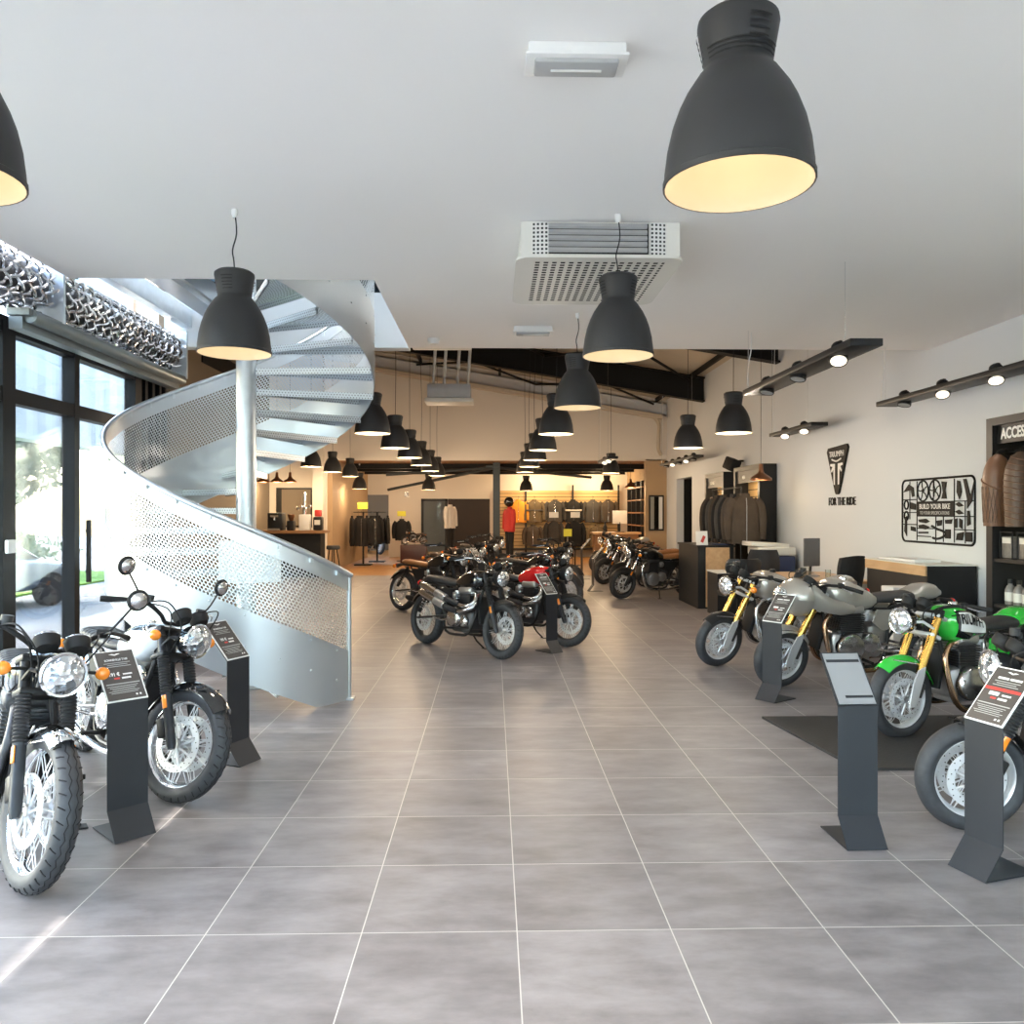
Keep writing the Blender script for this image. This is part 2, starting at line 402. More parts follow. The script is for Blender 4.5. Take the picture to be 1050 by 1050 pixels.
def ordinal(i): return ['first', 'second', 'third', 'fourth', 'fifth', 'sixth', 'seventh', 'eighth', 'ninth', 'tenth', 'eleventh', 'twelfth'][i]
# ------------------------------------------------------------------ motorcycles
def wheel(parent, name, c, Rw, w, X=None, spokes=True, discs=(1, -1), rimmat='chrome', hubmat='alu', groove=True, cast=False):
    h = w/2
    prof = [(Rw-.088, -h*.62), (Rw-.066, -h*.9), (Rw-.04, -h), (Rw-.016, -h*.72), (Rw-.003, -h*.3), (Rw, 0), (Rw-.003, h*.3), (Rw-.016, h*.72), (Rw-.04, h), (Rw-.066, h*.9), (Rw-.088, h*.62), (Rw-.075, 0)]
    b = MB(X); b.lathe(prof, axis_y(c), 64, closed=True); t = b.build(name, 'rubber', parent, angle=60)
    if groove:
        g = MB(X)
        for sg in (1, -1):
            n = 36; pts = []
            for k in range(n*2):
                a = PI*k/n; y = sg*h*(.18 if k % 2 else .36); rr = Rw+.0005-(.002 if k % 2 else .006)
                pts.append((c[0]+rr*math.cos(a), c[1]+y, c[2]+rr*math.sin(a)))
            g.tube(pts, .003, 4, closed=True)
            for k in range(n):
                a = 2*PI*(k+.5)/n
                g.tube([(c[0]+rr*math.cos(a+q*.05), c[1]+sg*h*f, c[2]+rr*math.sin(a+q*.05)) for f, rr, q in ((.5, Rw-.0085, 0), (.74, Rw-.017, .5), (.93, Rw-.03, 1))], .003, 4)
        g.build('tread_groove', 'groove', t, smooth=False)
    b = MB(X); ri = Rw-.078
    b.lathe([(ri+.004, -h*.68), (ri-.006, -h*.70), (ri-.014, -h*.55), (ri-.022, -h*.3), (ri-.026, 0), (ri-.022, h*.3), (ri-.014, h*.55), (ri-.006, h*.70), (ri+.004, h*.68), (ri-.004, 0)], axis_y(c), 56, closed=True)
    b.build('rim', rimmat, t)
    b = MB(X); b.lathe([(.001, -h*1.1), (.022, -h*1.1), (.024, -.05), (.044, -.045), (.044, -.035), (.03, -.025), (.03, .025), (.044, .035), (.044, .045), (.024, .05), (.022, h*1.1), (.001, h*1.1)], axis_y(c), 20)
    b.build('hub', hubmat, t)
    b = MB(X)
    if cast:
        for k in range(6):
            a = k*PI/3
            for da in (-.14, .14):
                b.tube([(c[0]+.04*math.cos(a), c[1], c[2]+.04*math.sin(a)), (c[0]+(ri-.02)*math.cos(a+da), c[1], c[2]+(ri-.02)*math.sin(a+da))], [.014, .009], 6)
    else:
        for k in range(20):
            for sd in (1, -1):
                a = 2*PI*(k+(.25 if sd > 0 else 0))/20; da = .42*(1 if k % 2 else -1)
                b.tube([(c[0]+.04*math.cos(a), c[1]+sd*.038, c[2]+.04*math.sin(a)), (c[0]+(ri-.018)*math.cos(a+da), c[1]+sd*.008, c[2]+(ri-.018)*math.sin(a+da))], .0026, 5, caps=False)
    b.build('spokes', 'alulight' if not cast else 'alu_dark', t)
    for sd in discs:
        b = MB(X); y = sd*(h*.62+.018); ro = min(.155, ri-.045)
        b.lathe([(ro-.042, -.003), (ro, -.003), (ro, .003), (ro-.042, .003)], axis_y((c[0], c[1]+y, c[2])), 48, closed=True)
        for k in range(8):
            a = k*PI/4
            b.tube([(c[0]+.03*math.cos(a), c[1]+y, c[2]+.03*math.sin(a)), (c[0]+(ro-.03)*math.cos(a+.35), c[1]+y, c[2]+(ro-.03)*math.sin(a+.35))], .007, 5)
        dk = b.build('brake_disc', 'alulight', t)
        b = MB(X)
        for k in range(30):
            a = k*PI/15; rr = ro-.010-(k % 3)*.011; q = (c[0]+rr*math.cos(a), 0, c[2]+rr*math.sin(a))
            b.cyl((q[0], c[1]+y-.0036, q[2]), (q[0], c[1]+y+.0036, q[2]), .0038, n=6)
        DISC_HOLES.append((b, t))
    for hb_, tt in DISC_HOLES: hb_.build('disc_hole_pattern', 'darkgap', tt, smooth=False)
    DISC_HOLES.clear()
    return t
DISC_HOLES = []
def fender(parent, name, c, Rf, w, a0, a1, X, mat, drop=.35):
    b = MB(X); nu = 22; nv = 8
    def f(u, v, off):
        a = R(a0+(a1-a0)*u); q = (v-.5)*2
        rr = Rf-drop*w*abs(q)**2.2+off
        return (c[0]+rr*math.cos(a), c[1]+w/2*q, c[2]+rr*math.sin(a))
    b.grid(lambda u, v: f(u, v, 0), nu, nv); b.grid(lambda u, v: f(u, v, -.005), nu, nv)
    b.grid(lambda u, v: f(0, u, -.005*v), nv, 1); b.grid(lambda u, v: f(1, u, -.005*v), nv, 1)
    b.grid(lambda u, v: f(u, 0, -.005*v), nu, 1); b.grid(lambda u, v: f(u, 1, -.005*v), nu, 1)
    return b.build(name, mat, parent)
def body_fn(tab, x0, x1, e=.75):
    def fn(u, v, off=0.):
        hw, zb, zt = interp(tab, u); a = 2*PI*v
        zc, hz = (zb+zt)/2, (zt-zb)/2
        ca, sa = sgnpow(math.cos(a), e), sgnpow(math.sin(a), e)
        L = math.hypot(ca*hz, sa*hw)+1e-6
        return (x0+(x1-x0)*u, hw*ca+off*ca*hz/L*1.0, zc+hz*sa+off*sa*hw/L)
    return fn
def body(fn, nu=20, nv=28, X=None):
    b = MB(X); b.loft([[fn(i/nu, k/nv) for k in range(nv)] for i in range(nu+1)]); return b
TANK = [(0, .055, .76, .80), (.08, .095, .72, .845), (.35, .125, .695, .915), (.65, .138, .705, .95), (.9, .115, .755, .945), (1, .05, .81, .90)]
TANK_LONG = [(0, .09, .74, .82), (.1, .12, .70, .855), (.35, .130, .675, .92), (.6, .162, .675, .965), (.85, .15, .71, .96), (1, .06, .79, .90)]
SEAT = [(0, .085, .785, .83), (.08, .115, .765, .85), (.5, .122, .745, .835), (.85, .108, .735, .815), (1, .075, .745, .80)]
def bike(name, label, front, heading, steer=0., tank='gloss_black', seat='seat', fork='gaiter', exhaust='low', fend='chrome', bars='high', Rf=.32, Rr=.32, fw=.105, rw=.14,
         engine='silver', fairing=None, mirrors=True, text=None, band=None, cowl=None, group=None, lean=6., lamp=True, cast=False, rfend='black', lampbowl='gloss_black', sc=1., indic=True, tankpanel=None, tanktop=None, gauges=2, pillion=True, barmat='blackmatt', header='chrome', rimmat='chrome', number=False, fender_len=(28, 150), discs=(1, -1), groove=True):
    wb = .72*sc; h = R(heading)
    loc = (front[0]-math.cos(h)*wb, front[1]-math.sin(h)*wb, 0)
    t = empty(name, label, 'motorcycle', loc, h, group, rx=-R(lean))
    Rf /= sc; Rr /= sc
    t.scale = (sc,)*3
    rake = R(25); U = Vector((-math.sin(rake), 0, math.cos(rake))); FW = Vector((math.cos(rake), 0, math.sin(rake)))
    A = Vector((.72, 0, Rf)); P0 = A-FW*.05
    S = Matrix.Translation(P0) @ Matrix.Rotation(R(steer), 4, U) @ Matrix.Translation(-P0)
    def fk(s, f=0., y=0.): 
        p = A+U*s+FW*f; return (p.x, y, p.z)
    top = .665
    # wheels
    wheel(t, 'front_wheel', (A.x, 0, A.z), Rf, fw, S, cast=cast, rimmat=rimmat, discs=discs, groove=groove)
    wheel(t, 'rear_wheel', (-.72, 0, Rr), Rr, rw, None, discs=(-1,), cast=cast, rimmat=rimmat)
    # fork
    for sd in (1, -1):
        y = sd*.098
        if fork == 'gaiter':
            b = MB(S); b.tube([fk(-.03, 0, y), fk(0, 0, y), fk(.05, 0, y), fk(.27, 0, y), fk(.285, 0, y)], [.020, .027, .027, .028, .031], 14)
            fl = b.build('fork_leg', 'charcoal', t)
            b = MB(S)
            pts = []; rr = []
            for k in range(27):
                pts.append(fk(.285+.215*k/26, 0, y)); rr.append(.036 if k % 2 else .028)
            b.tube(pts, rr, 14); b.build('fork_gaiter', 'plastic', fl)
            b = MB(S); b.cyl(fk(.5, 0, y), fk(top+.02, 0, y), .024, n=14); b.build('fork_tube', 'black' if engine != 'silver' else 'charcoal', fl)
        elif fork == 'gold':
            b = MB(S); b.tube([fk(.21, 0, y), fk(.24, 0, y), fk(.60, 0, y), fk(top+.02, 0, y)], [.027, .029, .029, .027], 16); fl = b.build('fork_leg', 'gold', t)
            b = MB(S); b.tube([fk(-.03, 0, y), fk(.22, 0, y)], [.018, .018], 12)
            b.build('fork_slider', 'chrome', fl)
            b = MB(S); o = [(-.035, -.03), (.02, -.055), (.055, .10), (.05, .22), (.0, .27), (-.02, .2)]
            Fm = Matrix(((FW.x, U.x, 0, A.x), (0, 0, -1, y+sd*.028+.006), (FW.z, U.z, 0, A.z), (0, 0, 0, 1)))
            b.prism([(p*1.0, q) for p, q in o], .012, Fm); b.build('fork_guard', 'alulight', fl)
        else:
            b = MB(S); b.tube([fk(-.03, 0, y), fk(.05, 0, y), fk(.30, 0, y), fk(.31, 0, y)], [.022, .028, .029, .031], 14); fl = b.build('fork_leg', 'black', t)
            b = MB(S); b.cyl(fk(.31, 0, y), fk(top+.02, 0, y), .021, n=14); b.build('fork_tube', 'satin_chrome', fl)
        b = MB(S); b.box(Vector(fk(.10, -.045, sd*(.098+.004))), (.055, .042, .11), (0, -rake, 0), .01); b.build('brake_caliper', 'black' if fork != 'gold' else 'alu_dark', fl)
        if fork != 'gold':
            b = MB(S); b.box(Vector(fk(.235, .006, sd*(.098+.028))), (.03, .008, .075), (0, -rake, 0), .003); b.build('side_reflector', 'orange', fl)
    b = MB(S)
    for s in (.515, top): b.box(Vector(fk(s, -.02, 0)), (.10, .25, .03), (0, -rake, 0), .010)
    b.build('fork_clamp', 'alulight' if fork == 'gold' else 'black', t)
    fender(t, 'front_fender', (A.x, 0, A.z), Rf+.028, fw+.03, fender_len[0], fender_len[1], S, fend)
    b = MB(S)
    for sd in (1, -1):
        for a in (70, 112):
            b.tube([(A.x+(Rf+.02)*math.cos(R(a)), sd*.05, A.z+(Rf+.02)*math.sin(R(a))), fk(.28, 0, sd*.085)], .005, 6)
    b.build('fender_stay', 'satin_chrome' if fend in ('chrome', 'silver') or fork == 'gold' else 'black', t)
    # headlight
    hz = A.z+.585*math.cos(rake)
    hl = Vector((fk(.585)[0]+(.17 if fork != 'gold' else .235), 0, hz+.04))
    if lamp:
        X = S @ axis_x(hl)
        b = MB(); b.lathe([(.012, -.135), (.05, -.125), (.080, -.085), (.093, -.03), (.095, 0)], X, 32); hb = b.build('headlight', lampbowl, t)
        b = MB(); b.lathe([(.090, -.012), (.099, -.008), (.102, .004), (.097, .014), (.088, .012)], X, 36); b.build('headlight_ring', 'chrome' if lampbowl != 'blackmatt' else 'black', hb)
        b = MB(); b.lathe([(.090, .008), (.080, .022), (.055, .034), (.028, .040), (.001, .042)], X, 36); b.build('headlight_lens', 'lens', hb)
        for sd in (1, -1):
            b = MB(S); b.tube([(hl.x-.06, sd*.085, hl.z), (hl.x-.11, sd*.10, hl.z), fk(.56, 0, sd*.11)], .011, 6)
            b.build('headlight_bracket', 'alulight' if fork == 'gold' else 'black', t)
    gz = A.z+top*math.cos(rake)+.112
    for sd in ((1, -1) if gauges == 2 else (0,)):
        X = S @ Matrix.Translation((fk(top)[0]+.105, sd*.066, gz-.012)) @ Matrix.Rotation(R(-38), 4, 'Y')
        b = MB(); b.lathe([(.001, -.045), (.045, -.04), (.054, -.02), (.057, .012), (.055, .018)], X, 24); g = b.build('gauge', 'blackmatt', t)
        b = MB(); b.lathe([(.050, .014), (.001, .016)], X, 24); b.build('gauge_face', 'gauge', g)
        b = MB(); b.lathe([(.055, .010), (.059, .014), (.055, .020), (.050, .016)], X, 24); b.build('gauge_ring', 'chrome' if fend == 'chrome' else 'black', g)
    # bars
    bz = A.z+top*math.cos(rake); bx = fk(top)[0]
    b = MB(S)
    if bars == 'high':
        half = [(bx-.02, .0, bz+.045), (bx-.02, .06, bz+.047), (bx+.0, .13, bz+.09), (bx-.03, .23, bz+.14), (bx-.11, .335, bz+.13)]
        gp = [(bx-.11, .335, bz+.13), (bx-.17, .415, bz+.118)]; gp0 = (bx-.065, .28, bz+.137)
        b.tube([(x, -y, z) for x, y, z in half[::-1]]+half[1:], .0125, 10, smooth=4)
    elif bars == 'scram':
        half = [(bx-.02, .0, bz+.05), (bx-.02, .06, bz+.052), (bx+.01, .12, bz+.12), (bx-.04, .26, bz+.165), (bx-.15, .40, bz+.145)]
        gp = [(bx-.15, .40, bz+.145), (bx-.205, .47, bz+.132)]; gp0 = (bx-.10, .335, bz+.156)
        b.tube([(x, -y, z) for x, y, z in half[::-1]]+half[1:], .0125, 10, smooth=4)
    else:
        half = [(bx+.005, .10, bz+.035), (bx+.01, .15, bz+.072), (bx-.05, .26, bz+.092), (bx-.10, .34, bz+.085)]
        gp = [half[-1], (bx-.15, .42, bz+.072)]; gp0 = (bx-.075, .30, bz+.09)
        b.box((bx-.01, 0, bz+.03), (.06, .19, .022), None, .006)
        for sd in (1, -1):
            b.tube([(x, sd*y, z) for x, y, z in half], .0125, 10, smooth=4)
            b.cyl((bx, sd*.098, bz-.01), (bx-.015, sd*.098, bz+.05), .034, n=16)
    hb = b.build('handlebar', barmat, t)
    for sd in (1, -1):
        b = MB(S); b.tube([(gp0[0], sd*gp0[1], gp0[2]), (gp[0][0], sd*gp[0][1], gp[0][2]), (gp[1][0], sd*gp[1][1], gp[1][2])], [.017, .018, .017], 12); b.build('grip', 'blackmatt', hb)
        b = MB(S); b.tube([(gp0[0]+.02, sd*(gp0[1]-.03), gp0[2]), (gp0[0]+.05, sd*(gp0[1]+.02), gp0[2]-.005), (gp[1][0]+.07, sd*(gp[1][1]-.03), gp[1][2]-.012)], [.008, .006, .005], 6); b.build('lever', 'satin_chrome', hb)
        b = MB(S); b.box((gp0[0]+.012, sd*(gp0[1]-.045), gp0[2]+.004), (.05, .055, .042), (0, 0, -sd*R(30)), .008); b.build('switch_box', 'blackmatt', hb)
        if sd < 0: 
            b = MB(S); b.cyl((gp0[0]+.035, sd*(gp0[1]-.075), gp0[2]+.01), (gp0[0]+.035, sd*(gp0[1]-.075), gp0[2]+.05), .026, n=14); b.build('brake_reservoir', 'plastic', hb)
        if mirrors:
            m0 = Vector((gp0[0]+.015, sd*(gp0[1]-.02), gp0[2]+.01)); m1 = m0+Vector((-.02, sd*.11, .155))
            b = MB(S); b.tube([m0, m0+Vector((.01, sd*.03, .05)), m1], .0055, 8, smooth=3); ms = b.build('mirror', 'black' if sd else '', hb)
            X = S @ Matrix.Translation(m1+Vector((0, sd*.01, .02))) @ Matrix.Rotation(-PI/2+.1, 4, 'Y')
            b = MB(); b.lathe([(.001, -.026), (.028, -.023), (.042, -.012)], X, 24); b.lathe([(.044, .006), (.001, .007)], X, 24)
            b.build('mirror_glass', 'satin_chrome', hb)
            b = MB(); b.lathe([(.040, -.012), (.050, -.010), (.056, .0), (.052, .010), (.043, .009), (.046, -.002)], X, 28, closed=True)
            b.build('mirror_ring', 'blackmatt' if fork != 'gold' else 'chrome', hb)
    b = MB(S)
    for sd in (1, -1):
        b.tube([(gp0[0]+.03, sd*(gp0[1]-.05), gp0[2]), (bx+.12, sd*.20, gp0[2]+.02), (bx+.16, sd*.10, bz+.02), (bx+.03, sd*.05, bz-.18)], .0045, 6, smooth=5)
        b.tube([(gp0[0]+.03, sd*(gp0[1]-.07), gp0[2]), (bx+.10, sd*.15, gp0[2]-.03), (bx+.06, sd*.07, bz-.12), fk(.12, -.03, sd*.09)], .004, 6, smooth=5)
    b.build('cable', 'blackmatt', t)
    if indic:
        for sd in (1, -1):
            p = Vector((fk(.575)[0]+.055, 0, hl.z))
            b = MB(S); b.cyl(p+Vector((-.03, sd*.11, 0)), p+Vector((0, sd*.19, 0)), .008, n=8); i = b.build('indicator', 'black', t)
            b = MB(S); b.sphere(p+Vector((0, sd*.215, 0)), (.031, .034, .031), 16, 10); b.build('indicator_lens', 'orange', i)
    # tank
    fn = body_fn(TANK_LONG if cowl else TANK, -.12, .385)
    b = body(fn, 22, 32); tk = b.build('fuel_tank', tank, t, angle=50)
    if tankpanel:
        b = MB()
        for sd in (0, 1):
            def pf(u, v, sd=sd):
                vv = (-.10+.23*v); 
                if sd: vv = .5-vv
                uu = .10+.74*u
                return fn(uu, vv % 1, .0025)
            b.grid(pf, 14, 8)
        b.build('tank_panel', tankpanel, tk, angle=50)
    if tanktop:
        b = MB(); b.grid(lambda u, v: fn(.12+.78*u, .09+.32*v, .0025), 16, 12); b.build('tank_panel', tanktop, tk, angle=50)
    if band:
        b = MB()
        for sd in (0, 1):
            def pf(u, v, sd=sd):
                vv = -.030+.135*v
                if sd: vv = .5-vv
                return fn(.14+.66*u, vv % 1, .005)
            b.grid(pf, 14, 6)
        bb = b.build('tank_badge', band, tk, angle=50)
    if text:
        b = MB(text_M(text))
        zt = text[3]
        for sd in (1, -1):
            def tf(x, y, z, sd=sd):
                u = text[4]-sd*x/.505; vv = zt+y*1.12
                if sd < 0: vv = .5-vv
                return fn(max(.02, min(.98, u)), vv % 1, .0135+z*.3)
            b.text(text[0], text[1], Matrix.Identity(4), .002, text[2], tf)
        b.build('tank_lettering', text[5], tk, smooth=False)
    b = MB(); z = fn(.62, .25)[2]; b.lathe([(.001, .022), (.028, .02), (.034, .01), (.036, -.006)], Matrix.Translation((.16, 0, z)), 20); b.build('filler_cap', 'chrome' if fend != 'black' else 'black', tk)
    # seat
    if cowl:
        sf = body_fn([(0, .06, .80, .86), (.1, .10, .775, .91), (.3, .118, .76, .90), (.42, .12, .75, .855)], -.78, -.06)
        b = MB(); b.loft([[sf(.42*i/10, k/24) for k in range(24)] for i in range(11)]); b.build('seat_cowl', cowl, t, angle=50)
        sf2 = body_fn([(0, .115, .75, .845), (.5, .118, .745, .835), (1, .09, .745, .815)], -.48, -.09)
        body(sf2, 12, 24).build('seat', seat, t, angle=50)
    else:
        sf = body_fn(SEAT, -.72 if pillion else -.55, -.08)
        s_ = body(sf, 20, 24).build('seat', seat, t, angle=50)
        b = MB()
        for k in range(1, 10):
            u = .1+.08*k
            b.tube([sf(u, v, .001) for v in (.02, .08, .16, .25, .34, .42, .48)], .0035, 5)
        b.build('seat_seam', seat, s_)
    # frame
    b = MB()
    for sd in (1, -1):
        b.tube([(.43, sd*.03, .86), (.385, sd*.06, .70), (.345, sd*.10, .45), (.27, sd*.12, .24), (.1, sd*.125, .20), (-.16, sd*.125, .22), (-.23, sd*.12, .45), (-.22, sd*.11, .70), (-.45, sd*.10, .745), (-.74, sd*.09, .755)], .016, 8, smooth=3)
        b.tube([(.41, sd*.03, .82), (.1, sd*.07, .72), (-.22, sd*.10, .70)], .016, 8, smooth=3)
        b.tube([(-.23, sd*.12, .45), (-.44, sd*.12, .73)], .013, 8)
    b.cyl(Vector(fk(.5, -.05, 0)), Vector(fk(top, -.05, 0)), .035, n=14)
    b.build('frame', 'black', t)
    b = MB()
    for sd in (1, -1): b.tube([(-.16, sd*.115, .40), (-.40, sd*.135, .36), (-.75, sd*.135, Rr)], .02, 8, flat=.7)
    b.cyl((-.2, -.13, .39), (-.2, .13, .39), .03, n=12)
    b.build('swingarm', 'alu_dark' if fork != 'gold' else 'satin_chrome', t)
    for sd in (1, -1):
        p0, p1 = Vector((-.45, sd*.165, .72)), Vector((-.68, sd*.165, .40))
        b = MB(); b.cyl(p0, p1, .014, n=10); b.cyl(p0, p0+(p1-p0)*.3, .026, n=12); b.cyl(p1, p1+(p0-p1)*.14, .026, n=12); sh = b.build('shock_absorber', 'black', t)
        b = MB(); d = (p1-p0); ax = d.normalized(); e1 = ax.orthogonal().normalized(); e2 = ax.cross(e1)
        b.tube([p0+d*(.12+.76*k/90)+(e1*math.cos(k*.6)+e2*math.sin(k*.6))*.027 for k in range(91)], .005, 5); b.build('shock_spring', 'satin_chrome' if engine == 'silver' else 'black', sh)
    # engine
    em = {'silver': 'alu', 'black': 'alu_dark'}[engine]; cm = 'satin_chrome' if engine == 'silver' else 'alu_dark'
    b = MB(); b.box((.06, 0, .39), (.50, .25, .24), None, .05, 3); b.box((-.14, 0, .46), (.2, .22, .2), None, .04); b.box((.08, 0, .27), (.34, .2, .09), None, .03)
    eb = b.build('engine', 'alu' if cowl else 'alu_dark', t)
    for sd in (1, -1):
        b = MB()
        for (x, z, r_, y1) in ((.15, .385, .128, .19), (-.04, .42, .09, .178)) if sd > 0 else ((.02, .40, .115, .19), (.20, .37, .07, .175)):
            b.lathe([(r_, .10), (r_, y1-.025), (r_*.92, y1-.008), (r_*.75, y1), (.001, y1+.003)], Matrix.Translation((x, 0, z)) @ Matrix.Rotation(-sd*PI/2, 4, 'X'), 28)
            for k in range(6):
                a = k*PI/3+.3; b.cyl((x+r_*.9*math.cos(a), sd*(y1-.02), z+r_*.9*math.sin(a)), (x+r_*.9*math.cos(a), sd*(y1-.002), z+r_*.9*math.sin(a)), .008, n=8)
        b.build('engine_cover', cm if engine == 'silver' else 'alu', eb)
    b = MB()
    for k in range(9): b.box((.135, 0, .515+k*.019), (.235, .27, .009), (0, R(-4), 0))
    b.box((.135, 0, .59), (.19, .225, .19))
    b.build('cylinder_fins', 'alu_dark' if engine == 'black' else 'alu_dark', eb)
    b = MB(); b.box((.135, 0, .715), (.23, .27, .075), (0, R(-3), 0), .025, 3)
    for sd in (1, -1): b.cyl((.02, sd*.085, .70), (.25, sd*.085, .70), .040, n=14)
    b.build('valve_cover', 'alu' if engine == 'silver' else 'alu_dark', eb)
    b = MB()
    for sd in (1, -1):
        b.cyl((.05, sd*.07, .64), (-.10, sd*.08, .645), .033, n=14); b.cyl((-.045, sd*.08, .60), (-.045, sd*.08, .70), .036, n=14)
        b.box((-.045, sd*.125, .645), (.06, .03, .07), None, .008)
    b.build('throttle_body', 'alu', eb)
    b = MB(); b.box((.385, 0, .50), (.035, .19, .30), (0, R(-14), 0), .008); rd = b.build('radiator', 'blackmatt', t)
    for sd in (1, -1):
        b = MB(); b.prism([(-.40, .70), (-.10, .71), (-.06, .60), (-.16, .52), (-.30, .56)], .02, Matrix(((1, 0, 0, 0), (0, 0, sd, sd*.125), (0, 1, 0, 0), (0, 0, 0, 1)))); b.build('side_panel', 'black' if not cowl else cowl, t)
    # exhaust
    def ex(path, sil, r1, tip):
        b = MB(); b.tube(path, .021, 12, smooth=5); e_ = b.build('exhaust_pipe', header, t)
        b = MB(); b.tube(sil, r1, 16); b.build('silencer', tip, e_)
        return e_
    if exhaust == 'short':
        for sd in (1, -1):
            ex([(.235, sd*.085, .69), (.31, sd*.09, .68), (.375, sd*.105, .58), (.36, sd*.135, .40), (.29, sd*.16, .235), (.12, sd*.165, .175), (-.08, sd*.165, .185)], [(-.06, sd*.165, .183), (-.12, sd*.17, .195), (-.36, sd*.175, .23), (-.42, sd*.175, .24)], [.026, .044, .046, .03], 'charcoal')
    elif exhaust == 'low':
        for sd in (1, -1):
            ex([(.235, sd*.085, .69), (.31, sd*.09, .68), (.375, sd*.105, .58), (.36, sd*.135, .40), (.29, sd*.16, .235), (.12, sd*.165, .175), (-.18, sd*.165, .185), (-.30, sd*.175, .21)],
               [(-.28, sd*.175, .205), (-.38, sd*.18, .22), (-.55, sd*.185, .245), (-.90, sd*.195, .295), (-.96, sd*.196, .303)], [.026, .042, .047, .042, .028], 'chrome' if header != 'copper' else 'satin_chrome')
    else:
        for k in (0, 1):
            y = -.205-.012*k; dz = -.088*k
            e_ = ex([(.235, -.085 if k == 0 else .05, .69), (.32, -.10, .69+dz*.3), (.375, -.15, .61+dz*.6), (.31, y, .545+dz*.5), (.12, y-.01, .555+dz), (-.05, y-.01, .59+dz)],
                    [(-.04, y-.01, .588+dz), (-.10, y-.012, .605+dz), (-.22, y-.012, .635+dz), (-.54, y-.01, .715+dz), (-.60, y-.01, .73+dz)], [.026, .040, .043, .041, .032], 'satin_chrome')
            b = MB(); b.tube([(.16, y-.012, .555+dz), (.0, y-.012, .578+dz), (-.08, y-.012, .598+dz)], [.030, .036, .036], 14, smooth=3); b.build('exhaust_collar', 'charcoal', e_)
            b = MB(); d0 = Vector((-.10, y-.012, .605+dz)); d1 = Vector((-.28, y-.012, .65+dz)); b.tube([d0, d1], .0455, 16); b.build('heat_shield', 'alu', e_)
    # rear end
    fender(t, 'rear_fender', (-.72, 0, Rr), Rr+.055, rw+.03, 62, 150 if not cowl else 128, None, rfend)
    b = MB(); b.tube([(-.80, 0, .76), (-.93, 0, .73)], [.02, .035], 10); tl = b.build('tail_light', 'black', t)
    b = MB(); b.sphere((-.945, 0, .735), (.02, .045, .035), 14, 8); b.build('tail_lens', 'redlens', tl)
    if indic:
        for sd in (1, -1):
            b = MB(); b.cyl((-.80, sd*.06, .72), (-.80, sd*.15, .72), .008, n=8); i = b.build('indicator', 'black', t)
            b = MB(); b.sphere((-.80, sd*.172, .72), (.030, .033, .030), 14, 8); b.build('indicator_lens', 'orange', i)
    b = MB(); b.tube([(.0, .13, .23), (.03, .20, .12), (.07, .285, .04)], [.012, .011, .010], 8); b.box((.075, .295, .036), (.07, .045, .008)); b.build('kickstand', 'black', t)
    for sd in (1, -1):
        b = MB(); b.cyl((.02, sd*.15, .27), (.02, sd*.29, .275), .014, n=10); b.build('foot_peg', 'black', t)
        b = MB(); b.tube([(-.10, sd*.15, .36), (-.22, sd*.16, .34), (-.26, sd*.26, .37)], .011, 8); b.build('passenger_peg', 'satin_chrome', t)
    if fairing:
        b = MB(S)
        def cw(u, a, off):
            x = .80-.22*u; q = math.sin(min(1, .12+u*1.05)*PI/2)
            return (x, (.195*q+off)*math.cos(a), hl.z-.01+(.185*q+off)*math.sin(a)*(1.0 if math.sin(a) < 0 else .8))
        for off in (0, -.006): b.grid(lambda u, v: cw(u, 2*PI*v, off), 14, 32)
        fo = b.build('fairing', fairing, t, angle=50)
        b = MB(S); ls = Vector((.805, 0, hl.z-.01)); b.lathe([(.085, -.03), (.08, .0), (.05, .016), (.001, .022)], axis_x(ls), 28); b.build('headlight_lens', 'lens', fo)
        b = MB(S); b.grid(lambda u, v: (.68-.20*u, .15*math.sin((v-.5)*2.4)*(.6+.4*u), hl.z+.11+.085*u-.05*abs(v-.5)**2*4), 8, 14); b.build('windscreen', 'glass', fo)
        for sd in (1, -1):
            b = MB()
            tab = [(0, .30, .06, .05), (.3, .235, .12, .02), (.7, .205, .10, -.02), (1, .17, .05, -.03)]
            def sp(u, v, off):
                y, hh, zc = interp([(0, .195, .13, .85), (.35, .225, .085, .775), (.7, .215, .07, .74), (1, .18, .045, .72)], u)
                return (.56-.42*u, sd*(y+off-.03*abs(2*v-1)**2), zc+hh*(2*v-1)*.85)
            for off in (0, -.006): b.grid(lambda u, v: sp(u, v, off), 16, 10)
            b.build('fairing_side', fairing, t, angle=50)
    return t
def text_M(t): return Matrix.Identity(4)
# ------------------------------------------------------------------ the setting
XR = 4.9; HC = 3.45
def slab(name, boxes, mat, **k):
    b = MB()
    for x0, x1, y0, y1, z0, z1 in boxes: b.box(((x0+x1)/2, (y0+y1)/2, (z0+z1)/2), (x1-x0, y1-y0, z1-z0))
    return struct(b.build(name, mat, smooth=False, **k))
slab('floor', [(-3.85, 5.1, -5.2, 9.3, -.12, 0), (-6.3, 5.1, 9.3, 20.9, -.12, 0)], 'tiles')
slab('floor_wood', [(-6.75, 5.1, 20.9, 35.2, -.12, 0)], 'wood_floor')
slab('ceiling', [(-3.3, 5.1, -5.2, 6.43, HC, HC+.3), (-.93, 5.1, 6.43, 9.07, HC, HC+.3)], 'ceiling')
slab('wall_right', [(XR, 5.1, -.6, 9.07, 0, HC), (XR, 5.1, -5.2, -.6, 3.2, HC), (XR, 5.1, -5.2, -5.0, 0, 3.2), (XR, 5.1, 9.07, 19.9, 0, 6.), (XR, 5.1, 21.6, 22.8, 0, 6.), (XR, 5.1, 19.9, 21.6, 2.5, 6.)], 'wall_white')
